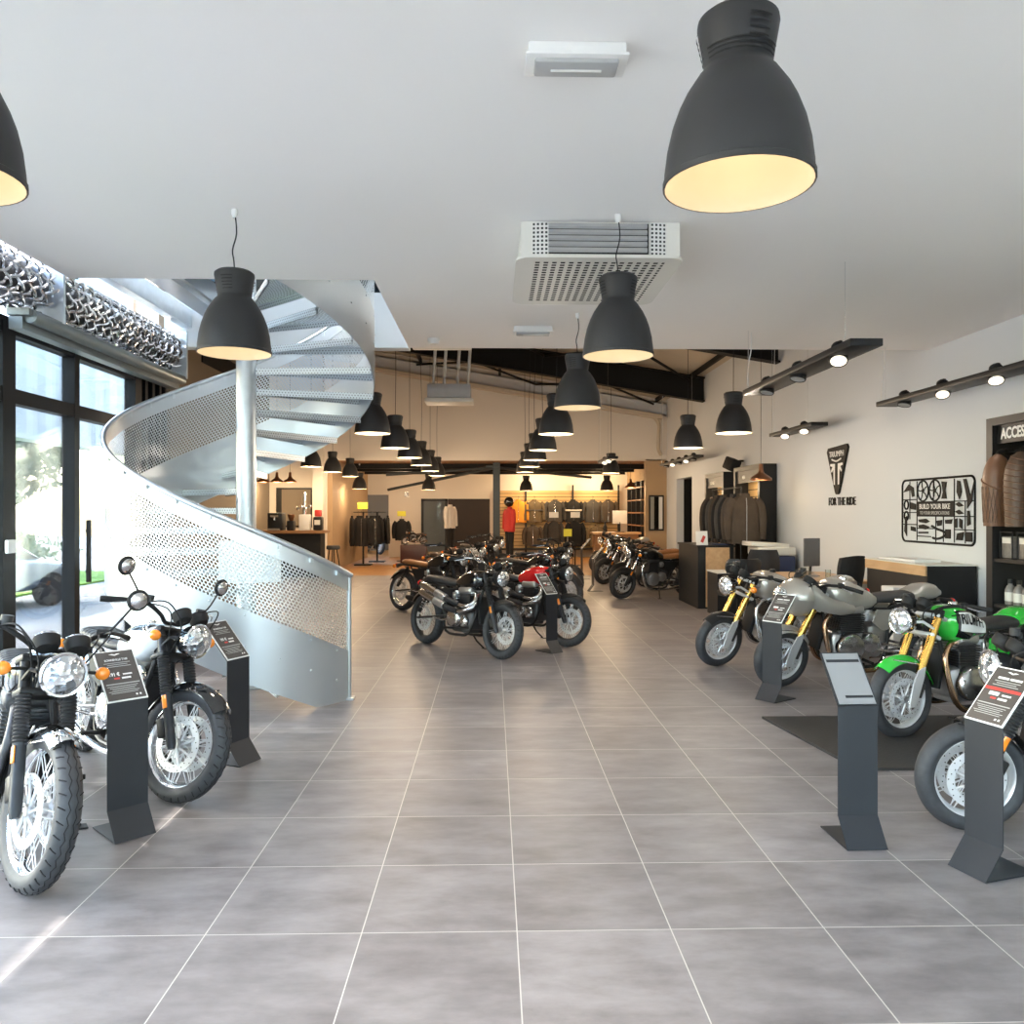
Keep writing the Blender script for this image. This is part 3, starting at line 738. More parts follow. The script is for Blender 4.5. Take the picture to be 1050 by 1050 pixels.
slab('wall_right_back', [(XR, 5.1, 22.8, 29.5, 0, 3.3), (4.3, XR, 22.8, 23.0, 0, 3.1)], 'brownwall')
slab('wall_opening_room', [(5.1, 6.6, 19.7, 19.9, 0, 2.7), (5.1, 6.6, 21.6, 21.8, 0, 2.7), (6.5, 6.6, 19.7, 21.8, 0, 2.7), (5.1, 6.6, 19.7, 21.8, 2.5, 2.7)], 'steelblack')
slab('wall_sky_block', [(-.8, 5.1, 8.92, 9.07, HC+.3, 6.6)], 'wall_white')  # unseen closing wall, added to keep sky light out
slab('wall_stair_void', [(-3.62, -.93, 9.07, 9.25, HC, 4.06), (-.93, -.80, 6.43, 9.25, HC+.3, 4.5)], 'wall_white')
slab('wall_left_hall', [(-6.35, -6.2, 14.2, 22.8, 0, 6.9)], 'taupe')
b = MB(); dx, dy = -6.2+3.62, 14.2-9.2; ln = math.hypot(dx, dy); b.box(((-6.25-3.66)/2, 11.7, 3.45), (.12, ln, 6.9), (0, 0, math.atan2(-dx, dy)))
struct(b.build('wall_left_slanted', 'taupe', smooth=False))
slab('wall_back_upper', [(-4.67, XR, 22.8, 23.0, 3.07, 6.9)], 'cream')
slab('wall_bar', [(-6.3, -4.67, 22.8, 23.0, 0, 6.9), (-4.95, -4.67, 22.5, 22.8, 0, 6.9)], 'cream')
slab('wall_left_back', [(-4.67, -4.5, 23.0, 29.5, 0, 3.1)], 'brownwall')
slab('wall_back', [(-3.75, -2.55, 29.5, 29.7, 0, 3.1), (-4.67, -3.75, 29.5, 29.7, 2.25, 3.1), (-2.55, -1.65, 29.5, 29.7, 2.1, 3.1), (-1.65, XR, 29.5, 29.7, 0, 3.1)], 'cream')
slab('wall_far_room', [(-6.7, -.85, 34.8, 35.0, 0, 3.1), (-6.75, -6.6, 29.7, 34.8, 0, 3.1), (-1., -.85, 29.9, 35, 0, 3.1), (-2.9, -1., 33.4, 33.5, 0, 3.1)], 'taupe')
slab('ceiling_far_room', [(-6.75, -.8, 29.7, 35.2, 3.1, 3.3)], 'cream')
slab('ceiling_boards', [(-4.67, XR, 23.0, 29.7, 3.1, 3.3)], 'boards')
# the sloping roof of the hall
ZR = lambda x: 4.75+.163*(5.1-x)
b = MB()
vs = [(5.1, 9.07, ZR(5.1)), (-3.75, 9.07, ZR(-3.75)), (-6.4, 14.2, ZR(-6.4)), (-6.4, 23, ZR(-6.4)), (5.1, 23, ZR(5.1))]
b.add(vs+[(x, y, z+.15) for x, y, z in vs], [(0, 1, 2, 3, 4), (9, 8, 7, 6, 5)]+[(i, i+5, (i+1) % 5+5, (i+1) % 5) for i in range(5)])
struct(b.build('ceiling_hall', 'roof', smooth=False))
slab('wall_front_hall', [(-3.7, -.8, 9.25, 9.4, 5.9, 7.2), (-.8, 5.1, 9.07, 9.2, 4.6, 7.2)], 'cream')
def sloped_beam(b, y, x0, x1, drop, dep, th, fl):
    for (z0, z1, t) in ((-drop-dep, -drop, th), (-drop-dep, -drop-dep+.03, fl), (-drop-.03, -drop, fl)):
        vs = []
        for x in (x0, x1):
            for yy in (y-t/2, y+t/2):
                for z in (z0, z1): vs.append((x, yy, ZR(x)+z))
        b.add(vs, [(0, 1, 3, 2), (4, 6, 7, 5), (0, 4, 5, 1), (2, 3, 7, 6), (0, 2, 6, 4), (1, 5, 7, 3)])
for i, y in enumerate((13.8, 18.7)):
    b = MB(); sloped_beam(b, y, -5.8 if i == 0 else -6.15, 4.88, .06, .56, .02, .22)
    struct(b.build('trim_%d' % (i+1), 'steelblack', smooth=False))
b = MB()     # flat purlins and the crossed wind braces
for x in (4.6, 2.4, .2, -2., -4.2):
    for y0, y1 in ((9.4, 13.8), (13.8, 18.7), (18.7, 22.8)): b.box((x, (y0+y1)/2, ZR(x)-.06), (.07, y1-y0, .10))
for x0, x1 in ((4.5, 1.2), (1.2, 4.5), (1.2, -2.1), (-2.1, 1.2)):
    b.cyl((x0, 13.9, ZR(x0)-.2), (x1, 18.6, ZR(x1)-.2), .03, n=8)
    b.cyl((x0, 18.8, ZR(x0)-.2), (x1, 22.7, ZR(x1)-.2), .03, n=8)
struct(b.build('trim_3', 'steelblack', smooth=False))
b = MB()     # upper edge strip of bulkhead, white
sloped_beam(b, 22.75, -6.15, 4.88, .12, .34, .06, .06)
struct(b.build('trim_4', 'wall_white', smooth=False))
b = MB()
for y in (24.9, 26.7, 28.5): b.box((.1, y, 3.03), (9.1, .10, .14)); b.box((.1, y, 2.955), (9.1, .2, .02))
struct(b.build('trim_5', 'steelblack', smooth=False))
# cable tray under the roof
o = MB(); 
o.add([(x, 22.62, ZR(x)-dz) for x in (-3.9, 4.7) for dz in (.62, .50)]+[(x, 22.40, ZR(x)-dz) for x in (-3.9, 4.7) for dz in (.62, .50)], [(0, 1, 3, 2), (4, 6, 7, 5), (0, 2, 6, 4), (1, 5, 7, 3), (0, 4, 5, 1), (2, 3, 7, 6)])
cab = tag(o.build('cable_tray', 'roof', smooth=False), 'long beige cable tray sloping along the high back wall', 'cable tray')
o = MB(); o.tube([(4.5, 22.5, ZR(4.5)-.6), (4.62, 22.5, ZR(4.6)-.8), (4.62, 22.6, ZR(4.6)-1.4), (4.72, 22.7, ZR(4.6)-1.6)], .05, 10, smooth=4); o.build('pipe_drop', 'roof', cab)

# ---- glazed left front
XG = -3.65
b = MB()
posts = [-5.0, -3.4, -1.8, -.2, 1.4, 3.0, 4.55]
for y in posts: b.box((XG, y, 1.5), (.08, .07, 3.0))
for y, w in ((6.15, .16), (7.14, .085), (8.34, .10)): b.box((XG, y, 1.52), (.11, w, 3.04))
b.box((XG, 1.7, 2.5), (.10, 13.4, .11)); b.box((XG, 1.7, 3.02), (.10, 13.4, .12)); b.box((XG, 1.7, .06), (.10, 13.4, .12))
for y in (8.46, 8.60, 8.78, 8.96, 9.12): b.box((XG, y, 1.6), (.07, .05, 3.2))
b.box((XG-.02, 8.8, 1.6), (.02, .9, 3.2))
struct(b.build('window_1', 'frame', smooth=False))
b = MB(); b.box((XG-.03, 6.3-.06, 1.5), (.025, .03, 2.95)); struct(b.build('trim_6', 'satin_chrome', smooth=False))
b = MB()
ys = posts+[6.15, 7.14, 8.34]
for y0, y1 in zip(ys[:-1], ys[1:]):
    for z0, z1 in ((.12, 2.445), (2.555, 2.96)): b.box((XG, (y0+y1)/2, (z0+z1)/2), (.012, y1-y0-.02, z1-z0))
struct(b.build('window_2', 'glass', smooth=False))
hd = MB(); hd.box((XG+.075, 7.30, 1.28), (.03, .035, .55)); hd.cyl((XG+.05, 7.30, 1.1), (XG+.075, 7.30, 1.1), .012, n=8); hd.cyl((XG+.05, 7.30, 1.46), (XG+.075, 7.30, 1.46), .012, n=8)
struct(hd.build('door_1', 'blackmatt', smooth=False))
slab('ceiling_sun_block', [(-4.05, -.75, 6.2, 9.3, 6.22, 6.4)], 'ceiling')  # unseen solid roof, added to keep the sun off the floor below
slab('wall_void_front', [(-4.0, -.75, 6.3, 6.43, 3.75, 6.3), (-.8, -.7, 6.3, 9.3, 4.5, 6.3)], 'ceiling')
# upper glazing over the stair well
b = MB()
for y in (6.45, 7.75, 9.0): b.box((-3.95, y, 4.9), (.08, .08, 2.6))
b.box((-3.95, 7.7, 3.62), (.1, 2.7, .1)); b.box((-3.95, 7.7, 6.1), (.1, 2.7, .1))
for x in (-3.9, -2.95, -2.0, -1.0): b.box((x, 7.8, 6.15), (.06, 2.9, .1))
struct(b.build('window_3', 'satin_chrome', smooth=False))
b = MB(); b.box((-3.95, 7.7, 4.85), (.012, 2.6, 2.4)); struct(b.build('window_4', 'glass', smooth=False))
b = MB(); 
for x in (-3.55, -2.86, -1.9, -.95): b.box((x, 9.2, 4.95), (.14 if x > -3.5 else .2, .08, 1.8))
b.box((-2.2, 9.2, 5.85), (2.8, .08, .12)); b.box((-2.95, 9.2, 4.12), (.35, .10, .14))
struct(b.build('window_5', 'blackmatt', smooth=False))
b = MB(); b.box((-2.2, 9.215, 4.95), (2.6, .012, 1.75)); struct(b.build('window_6', 'glassb', smooth=False))
# unseen rear show window behind the camera, added to let daylight in
b = MB()
for x in (-3.6, -1.5, .7, 2.9, 4.85): b.box((x, -5.1, 1.7), (.09, .1, 3.5))
for z in (.06, 3.38): b.box((.6, -5.1, z), (8.6, .1, .14))
struct(b.build('window_added_7', 'black', smooth=False))
b = MB(); b.box((.6, -5.1, 1.72), (8.5, .012, 3.2)); struct(b.build('window_added_8', 'glass', smooth=False))
b = MB()  # unseen side window, added so daylight brightens the right ceiling
for y in (-5.0, -3.6, -2.1, -.64): b.box((5.0, y, 1.6), (.1, .08, 3.2))
b.box((5.0, -2.8, .06), (.1, 4.4, .12)); struct(b.build('window_added_10', 'frame', smooth=False))
b = MB(); b.box((5.0, -2.8, 1.66), (.012, 4.4, 3.08)); struct(b.build('window_added_11', 'glass', smooth=False))
# high dark strip window in the taupe wall
b = MB(); b.box((-6.185, 19.0, 5.0), (.03, 3.0, .36)); struct(b.build('window_9', 'blackmatt', smooth=False))
# glass door and mural at the back
b = MB()
for x in (-2.53, -1.67): b.box((x, 29.5, 1.05), (.09, .1, 2.1))
b.box((-2.1, 29.5, 2.06), (.95, .1, .09)); b.box((-2.1, 29.5, .05), (.95, .1, .1)); struct(b.build('door_2', 'black', smooth=False))
b = MB(); b.box((-2.1, 29.5, 1.05), (.8, .012, 1.95)); struct(b.build('door_3', 'glass', smooth=False))
slab('trim_7', [(-4.67, -4.64, 22.95, 23.0, 0, 3.07)], 'cream')
slab('baseboard_right', [(XR-.012, XR, -5.2, 19.9, 0, .07)], 'taupe')
# steel post with braces under the low ceiling
b = MB()
b.box((.12, 24.3, 1.55), (.21, .2, 3.1)); b.box((.12, 24.3, 1.55), (.15, .24, 3.1)); b.box((0, 24.3, .02), (.34, .34, .04)); b.box((0, 24.3, 2.98), (.4, .34, .05))
for x, y in ((-3.2, 24.6), (-3.4, 26.6), (3.2, 26.4)): b.cyl((.1, 24.3, 2.95), (x, y, 2.35 if x < 0 and y > 25 else 2.75), .045, n=8)
struct(b.build('column_steel', 'columnblue', smooth=False))

# ---- outside
slab('ground_outside', [(-60, -3.86, -30, 60, -.25, -.13), (-3.86, 40, -45, -5.25, -.25, -.13), (-60, -3.86, -45, -30, -.25, -.13), (5.15, 40, -5.25, 30, -.25, -.13)], 'asphalt')
b = MB()
n = 150
b.grid(lambda u, v: (-10.2+.04*(1 if int(u*n) % 4 < 2 else -1), 1+29*u, 3.3+4.7*v), n, 1); b.grid(lambda u, v: (-10.6, 1+29*u, 3.3+4.7*v), 1, 1); b.box((-10.4, 15.5, 3.28), (.5, 29, .1))
can = tag(b.build('canopy_fascia', 'corr', smooth=False), 'white corrugated canopy front seen through the upper entrance glass', 'canopy')
for y in (9., 17., 25.):
    p = MB(); p.cyl((-10.4, y, -.13), (-10.4, y, 3.3), .09, n=12); p.build('post', 'corr', can)
lp = MB(); lp.tube([(-21, 25, -.13), (-21, 25, 5)], [.09, .06], 8); lpo = tag(lp.build('street_post', 'bark', None), 'thin dark post standing beyond the hedge outside', 'post')
def leafy(name, label, cat, c, r, n, mat, trunk=None, seed=1, size=.16, group=None):
    rnd = random.Random(seed); root = empty(name, label, cat, (c[0], c[1], -.13), 0, group)
    b = MB()
    for k in range(n):
        while True:
            p = Vector((rnd.uniform(-1, 1), rnd.uniform(-1, 1), rnd.uniform(-1, 1)))
            if .25 < p.length < 1: break
        lump = 1+.18*math.sin(p.x*7+seed)*math.cos(p.y*6)
        q = Vector((p.x*r[0]*lump, p.y*r[1]*lump, c[2]+.13+p.z*r[2]*lump))
        if q.z < .05: continue
        e = Euler((rnd.uniform(0, 6), rnd.uniform(0, 6), rnd.uniform(0, 6))).to_matrix(); s = size*rnd.uniform(.6, 1.3)
        b.add([q+e @ Vector(v) for v in ((-s, 0, 0), (0, -s*.45, .02), (s, 0, 0), (0, s*.45, .02))], [(0, 1, 2, 3)])
    b.build('foliage', mat, root, smooth=False)
    if trunk:
        t = MB(); t.tube([(0, 0, 0), (.1, 0, trunk*.5), (0, .1, trunk)], [.22, .16, .08], 8, smooth=3); t.build('trunk', 'bark', root)
    return root
leafy('leafy_tree', 'round green tree outside behind the hedge beyond the entrance glass', 'tree', (-17.6, 25.5, 2.5), (2.7, 2.7, 2.4), 9000, 'leaf', 2.2, 3)
leafy('leafy_tree', 'tall dark conifer outside, showing beside the door frame', 'tree', (-13.5, 22.3, 4.4), (1.8, 2.2, 2.6), 9000, 'leafdark', 4.4, 7)
leafy('leafy_tree', 'small pale bush outside at the edge of the entrance glass', 'tree', (-25, 24.5, 1.9), (3., 3., 2.), 6000, 'leaf', 1., 9)
leafy('clipped_hedge', 'low green hedge along the car park outside', 'hedge', (-12.6, 15., .55), (.8, 9., .9), 12000, 'leaf', None, 12, .12)
gr = MB(); gr.box((-10.9, 14, -.11), (2.2, 20, .05)); tag(gr.build('lawn_strip', 'grass', smooth=False), 'strip of bright green lawn outside the entrance', 'lawn')['kind'] = 'structure'
# a parked car, low and pale, beyond the glass
def car(loc, rz, label):
    t = empty('parked_car', label, 'car', loc, rz)
    tab = [(-2.1, .55, .45, .35), (-1.95, .80, .35, .80), (-1.3, .86, .28, .95), (0, .88, .25, .98), (1.2, .86, .28, .92), (1.9, .78, .35, .78), (2.1, .5, .45, .5)]
    b = MB(); rings = []
    for x, hw, z0, z1 in tab:
        rings.append([(x, hw*sgnpow(math.cos(2*PI*k/24), .5), (z0+z1)/2+(z1-z0)/2*sgnpow(math.sin(2*PI*k/24), .5)) for k in range(24)])
    b.loft(rings); b.build('body', 'carblue', t)
    tab = [(-1.6, .68, .85, .92), (-1.1, .72, .85, 1.34), (-.2, .73, .85, 1.45), (.5, .70, .85, 1.36), (1.2, .68, .85, .92)]
    b = MB(); rings = [[(x, hw*sgnpow(math.cos(2*PI*k/20), .6), (z0+z1)/2+(z1-z0)/2*sgnpow(math.sin(2*PI*k/20), .6)) for k in range(20)] for x, hw, z0, z1 in tab]
    b.loft(rings); b.build('windows', 'gloss_black', t)
    for x in (-1.3, 1.3):
        for y in (-.8, .8):
            b = MB(); b.lathe([(.001, -.1), (.2, -.1), (.31, -.09), (.32, 0), (.31, .09), (.2, .1), (.001, .1)], axis_y((x, y, .32)), 24); b.build('wheel', 'rubber', t)
    return t
car((-9.4, 14.4, -.13), R(76), 'grey blue car parked outside behind the entrance door')

# ---- world and sun
w = bpy.data.worlds.new('sky'); SC.world = w; w.use_nodes = True
nt = w.node_tree; nt.nodes.clear(); N = nt.nodes; L = nt.links
out = N.new('ShaderNodeOutputWorld'); bg = N.new('ShaderNodeBackground'); sk = N.new('ShaderNodeTexSky')
sk.sky_type = 'NISHITA'; sk.sun_disc = False; sk.sun_elevation = R(40); sk.sun_rotation = R(-80); sk.air_density = 1.2; sk.dust_density = 2.5; sk.altitude = 50
L.new(sk.outputs[0], bg.inputs[0]); bg.inputs[1].default_value = SKY_STR; L.new(bg.outputs[0], out.inputs[0])
def light(kind, name, loc, energy, color=(1, 1, 1), rot=(0, 0, 0), **k):
    l = bpy.data.lights.new(name, kind); l.energy = energy; l.color = color
    for a, v in k.items(): setattr(l, a, v)
    o = bpy.data.objects.new(name, l); COL.objects.link(o); o.location = loc; o.rotation_euler = rot; return o
sd = Vector((-.42, .10, .90)).normalized()
s = light('SUN', 'sun', (-20, 5, 30), SUN_STR, (1, .95, .87), angle=R(.6)); s.rotation_euler = sd.to_track_quat('Z', 'Y').to_euler()

# ---- camera
cam = bpy.data.cameras.new('camera'); co = bpy.data.objects.new('camera', cam); COL.objects.link(co); SC.camera = co
cam.sensor_width = 36; cam.lens = 835/1050*36; cam.clip_start = .05; cam.clip_end = 300
co.location = (0, 0, 1.626); co.rotation_euler = (R(90), 0, R(-1.372))
SC.view_settings.view_transform = 'Standard'; SC.view_settings.look = 'None'; SC.view_settings.gamma = 1
SC.view_settings.use_curve_mapping = False
SC.view_settings.exposure = EXPO
# ------------------------------------------------------------------ spiral staircase
SX, SY, SR = -2.29, 7.63, 1.18
st = empty('spiral_staircase', 'galvanised spiral staircase with perforated balustrade winding up beside the glass front', 'staircase', (SX, SY, 0))
A0 = -26.8; K = .00926; TEND = 402.
def hpt(t, r, z): a = R(A0-t); return (r*math.cos(a), r*math.sin(a), z)
zrail = lambda t: 1.075+K*t
def band(name, mat, f0, f1, r, th, t0=0., t1=TEND, nv=1):
    n = 130; b = MB()
    def g(rr): return lambda u, v: hpt(t0+(t1-t0)*u, rr, max(0.003, f0(t0+(t1-t0)*u)+(f1(t0+(t1-t0)*u)-f0(t0+(t1-t0)*u))*v))
    uvf = lambda u, v: (R(t0+(t1-t0)*u)*r, max(0.003, f0(t0+(t1-t0)*u)+(f1(t0+(t1-t0)*u)-f0(t0+(t1-t0)*u))*v)-zrail(t0+(t1-t0)*u))
    b.grid(g(r), n, nv, uvf)
    if th:
        b.grid(g(r-th), n, nv, uvf)
        for e in (0, 1): b.grid(lambda u, v: g(r-th*v)(u, e), n, 1, uvf)
        for e in (0, 1): b.grid(lambda u, v: g(r-th*v)(e, u), 1, 1, uvf)
    return b.build(name, mat, st, angle=60)
band('stringer', 'galvsheet', lambda t: zrail(t)-1.24, lambda t: zrail(t)-.66, SR, .008)
band('balustrade_panel', 'galvperf', lambda t: zrail(t)-.665, lambda t: zrail(t)-.14, SR-.004, 0)
band('top_band', 'galvsheet', lambda t: zrail(t)-.145, lambda t: zrail(t)-.02, SR, .006)
b = MB(); b.tube([hpt(TEND*k/120, SR+.012, zrail(TEND*k/120)) for k in range(121)], .024, 10, caps=True); b.build('handrail', 'galvsheet', st)
b = MB(); b.cyl(hpt(0, SR-.012, 0), hpt(0, SR-.012, 1.06), .022, n=10); b.box(hpt(0, SR-.012, .01), (.09, .09, .02)); b.build('end_post', 'galvsheet', st)
for t in range(8, 400, 13):
    for dz in (-.70, -.95):
        if zrail(t)+dz > .04: b = MB(); b.sphere(hpt(t, SR+.002, zrail(t)+dz), .010, 8, 6); b.build('bolt', 'galv', st)
    b = MB(); b.box(hpt(t, SR+.006, zrail(t)-.035), (.03, .03, .05), (0, 0, R(A0-t))); b.build('rail_bracket', 'galv', st)
b = MB(); b.cyl((0, 0, 0), (0, 0, 5.0), .09, n=28); b.cyl((0, 0, 0), (0, 0, .015), .17, n=28); b.build('centre_pole', 'galv', st)
for k in range(19):
    t0 = 14+20.2*k; z = .185*(k+1); b = MB()
    ta, tb = t0-1.5, t0+21.
    uvf = lambda u, v: (u*.45, v*1.08)
    def tp(u, v, z=z): return hpt(ta+(tb-ta)*u, .085+1.085*v, z)
    b.grid(lambda u, v: tp(u, v), 6, 1, uvf); b.grid(lambda u, v: tp(u, v, z-.004), 6, 1, uvf)
    for e in (0, 1):
        b.grid(lambda u, v: hpt(ta if e == 0 else tb, .085+1.085*u, z-.058*v), 6, 1, lambda u, v: (u*1.08, v*.06))
        b.grid(lambda u, v: hpt((ta+.8) if e == 0 else (tb-.8), .085+1.085*u, z-.058*v), 6, 1, lambda u, v: (u*1.08, v*.06))
    b.build('tread', 'tread', st, smooth=False)

# ------------------------------------------------------------------ pendant lamps
def make_lamp(name='pendant_lamp'):
    t = empty(name, 'x', 'pendant lamp', (0, 0, 2.58))
    prof = [(.0175, .495), (.10, .495), (.116, .482), (.118, .468), (.105, .395), (.098, .348), (.100, .338), (.117, .320), (.150, .270), (.172, .225), (.190, .175), (.205, .110), (.213, .045), (.215, .0)]
    b = MB(); b.lathe(prof, None, 40); b.lathe([(.215, .0), (.218, .002), (.218, .018), (.212, .022)], None, 40)
    sh = b.build('lamp_shade', 'lampblack', t)
    b = MB(); b.lathe([(.212, .001), (.203, .03), (.202, .08), (.195, .115), (.170, .2), (.14, .265), (.10, .32)], None, 40); b.build('reflector', 'glow', sh)
    b = MB()
    for k in range(5):
        for a0 in (30, 150, 270):
            b.lathe([(.1235-.0042*k-.004, .447-.018*k), (.1245-.0042*k-.004, .441-.018*k)], None, 4, a0=R(a0), a1=R(a0+34))
    for k in range(3): b.lathe([(.1075-.003*k, .385-.013*k), (.1075-.003*k, .379-.013*k)], None, 8, a0=R(200), a1=R(330))
    b.build('vent_slots', 'darkgap', sh)
    b = MB(); b.lathe([(.001, .10), (.03, .105), (.045, .14), (.035, .19), (.018, .23), (.018, .31)], None, 20); b.build('light_bulb', 'bulb', t)
    return t
lampA = make_lamp()
cords = {}
def lamp_at(x, y, z, label, top, group, first=[True], power=14., bent=0):
    if first[0]: o = lampA; o.location = (x, y, z); o['label'] = label; first[0] = False
    else: o = copy_tree(lampA, (x, y, z), random.uniform(0, 6), label, skip=('cord', 'ceiling_rose'))
    o['group'] = group
    b = MB(); h = top-z
    b.tube([(0, 0, .49), (.004, .0, .56), (.012*bent, 0, .52+(h-.52)*.3), (-.012*bent, 0, .52+(h-.52)*.6), (.0, 0, h)], .0042, 6, smooth=4); 
    c = b.build('cord', 'blackmatt', o)
    b = MB(); b.lathe([(.02, 0), (.022, -.02), (.012, -.05)], Matrix.Translation((0, 0, h)), 12); b.build('ceiling_rose', 'white', o)
    if y > 9: light('POINT', 'pendant_light', (x, y, z-.08), power*PW*(.6 if y < 14 else 1), (1., .74, .48) if y > 14 else (1., .86, .70), shadow_soft_size=.10)
    else: light('SPOT', 'pendant_light', (x, y, z-.01), 12*PW, (1., .88, .72), shadow_soft_size=.10, spot_size=R(150), spot_blend=.6)
YM = [2.37, 4.98, 7.46, 9.98, 12.6, 15.0, 17.2, 19.6]
for i, y in enumerate(YM):
    top = HC if y < 9 else ZR(.78)-.05
    lab = 'big black bell pendant lamp at the top of the picture, nearest in the middle row' if i == 0 else f'black bell pendant lamp, {ordinal(i)} from the front in the middle row above the aisle'
    if i == 1: lab = 'black bell pendant lamp hanging just in front of the white ceiling cassette'
    lamp_at((.72, .77, .78, .78, .78, .78, .78, .78)[i], y, 2.58, lab, top, 'bell pendants of the middle row', power=4 if y < 9 else 19, bent=1)
YL = [2.37, 4.95, 9.95, 12.25, 14.4, 16.7, 19.1, 21.5]
for i, y in enumerate(YL):
    top = HC if y < 9 else ZR(-1.46)-.05
    lab = ['black bell pendant lamp cut off by the left edge of the photo', 'black bell pendant lamp hanging in front of the spiral staircase',
           'black bell pendant lamp partly hidden by the upper stair flight'][i] if i < 3 else f'black bell pendant lamp, {ordinal(i-2)} behind the staircase in the left row'
    lamp_at((-1.58, -1.555)[i] if i < 2 else -1.46, y, 2.58, lab, top, 'bell pendants of the left row', power=4 if y < 9 else 19, bent=1)
for i, y in enumerate((17.3, 19.6, 22.0)):
    lamp_at(-3.83, y, 2.58, ['black bell pendant lamp half hidden below the stair flight near the coffee bar', 'black bell pendant lamp between two others in the short row by the coffee bar', 'black bell pendant lamp deepest in the short row by the coffee bar'][i], ZR(-3.8)-.05, 'bell pendants by the coffee bar', power=24)
for i, (y, lab) in enumerate(((9.8, 'black bell pendant lamp in front of the right wall, the larger of two hanging there'), (12.1, 'black bell pendant lamp in front of the right wall, the smaller of two hanging there'),
                              (20.0, 'black bell pendant lamp far back in front of the jacket wall, on the right'))):
    lamp_at(2.92, y, 2.58, lab, ZR(2.92)-.05, 'bell pendants of the right row', power=24)
for x, y, lab in ((-2.0, 25.6, 'small black pendant lamp under the low beams, left of the steel post'), (-4.0, 24.6, 'small black pendant lamp under the low beams near the hanging coats'), (1.1, 26.6, 'small black pendant lamp under the low beams in front of the jackets'), (3.7, 26.3, 'small black pendant lamp under the low beams near the shop counter')):
    lamp_at(x, y, 2.32, lab, 3.08, 'pendants under the low beams', power=15)
# brown copper pendants
def copper_lamp(x, y, z, top, label, first={}, group=None, power=10):
    if 'o' not in first:
        t = empty('copper_pendant', label, 'pendant lamp', (x, y, z)); first['o'] = t
        b = MB(); b.lathe([(.012, .26), (.03, .255), (.038, .15), (.055, .11), (.12, .065), (.165, .03), (.17, 0), (.166, .0), (.16, .028), (.05, .10)], None, 28); b.build('lamp_shade', 'copperlamp', t)
        b = MB(); b.lathe([(.15, .03), (.05, .09)], None, 24); b.build('reflector', 'glow', t)
        b = MB(); b.sphere((0, 0, .05), .035, 12, 8); b.build('light_bulb', 'bulb', t)
    else: t = copy_tree(first['o'], (x, y, z), None, label, skip=('cord',))
    if group: t['group'] = group
    b = MB(); b.cyl((0, 0, .25), (0, 0, top-z), .004, n=6)
    c = b.build('cord', 'blackmatt', t)
    light('POINT', 'copper_light', (x, y, z-.02), power, (1., .72, .42), shadow_soft_size=.08)
copper_lamp(4.25, 12.8, 2.13, ZR(4.3)-.1, 'brown copper pendant lamp hanging before the right wall above the office desk', power=3)
copy_src = None
for i, x in enumerate((-5.95, -5.6, -5.26)):
    copper_lamp(x, 21.3, 2.4, 5.6, ['brown copper pendant over the coffee bar, next to the stair pole', 'middle brown copper pendant over the coffee bar', 'brown copper pendant over the coffee bar, farthest from the stair pole'][i], group='copper pendants over the coffee bar', power=18)
copper_lamp(4.0, 23.5, 2.33, 3.08, 'brown copper pendant glowing beside the framed mirror far back', power=25)
# drop cords must not be shared parts of copies: rebuild not needed (each lamp gets its own cord)

# ------------------------------------------------------------------ spotlight bars
def track(x, y0, y1, z, label, spots, wires, w=.24, up=(), top=None):
    t = empty('spotlight_bar', label, 'track light', (x, (y0+y1)/2, z), 0, 'hanging spotlight bars'); ln = y1-y0
    b = MB(); b.box((0, 0, 0), (w, ln, .055), None, .006); b.build('bar', 'black', t)
    for k, f in enumerate(spots):
        y = -ln/2+ln*f; u = k in up; tilt = R(25)
        b = MB(); X = Matrix.Translation((-.02, y, -.040)) @ Matrix.Rotation(R(-32 if u else -8), 4, 'X') @ Matrix.Rotation(R(14), 4, 'Y')
        b.lathe([(.001, .05), (.045, .045), (.066, .02), (.070, -.022), (.066, -.030), (.058, -.024)], X, 24); s_ = b.build('spotlight', 'black', t)
        b = MB(); b.lathe([(.060, -.025), (.001, -.021)], X, 20); b.build('spot_lens', 'spotglow' if u else 'louvre', s_)
        b = MB(); b.tube([(-.02, y-.06, .03), (-.02, y-.05, .085), (-.02, y+.05, .085), (-.02, y+.06, .03)], .006, 6, smooth=3); b.sphere((-.02, y, .05), (.055, .06, .045), 12, 8); b.build('spot_back', 'blackmatt', s_)
        if u or not up: light('SPOT', 'track_spot', (x-.03, (y0+y1)/2+y, z-.10), 7, (1., .95, .87), (R(8), R(28), 0), spot_size=R(75), spot_blend=.6, shadow_soft_size=.05)
    b = MB(); tz = (top or HC)-z
    for f in wires:
        y = -ln/2+ln*f
        b.tube([(-w*.4, y, .02), (0, y, tz)] if False else [(-w*.42, y, .02), (-w*.42, y, tz)], .0022, 5)
    b.build('suspension_wire', 'satin_chrome', t)
    b = MB(); b.tube([(-w*.3, ln/2-.03, .03), (-w*.35, ln/2-.06, .12), (-w*.3, ln/2-.05, .3), (-w*.2, ln/2-.05, tz*.7), (-w*.2, ln/2-.05, tz)], .005, 6, smooth=4); b.build('cord', 'white', t)
    return t
track(2.67, 5.75, 8.25, 2.84, 'dark spotlight bar hanging over the right bikes, with one lit lamp near its near end', (.17, .5, .82), (.05, .95), up=(0,))
track(4.45, 5.4, 9.1, 2.84, 'long dark spotlight bar close to the right wall above the accessories shelf', (.2, .45, .68, .88), (.05, .95), up=(0, 1, 2))
track(4.5, 11.1, 12.8, 2.84, 'short dark spotlight bar above the wall badge', (.3, .75), (.1, .95), up=(0, 1), top=4.7)
track(4.45, 17.5, 21., 2.84, 'distant dark spotlight bar with a row of lamps above the dark doorway', (.1, .3, .5, .7, .9), (.05, .95), up=(1, 3), top=4.7)
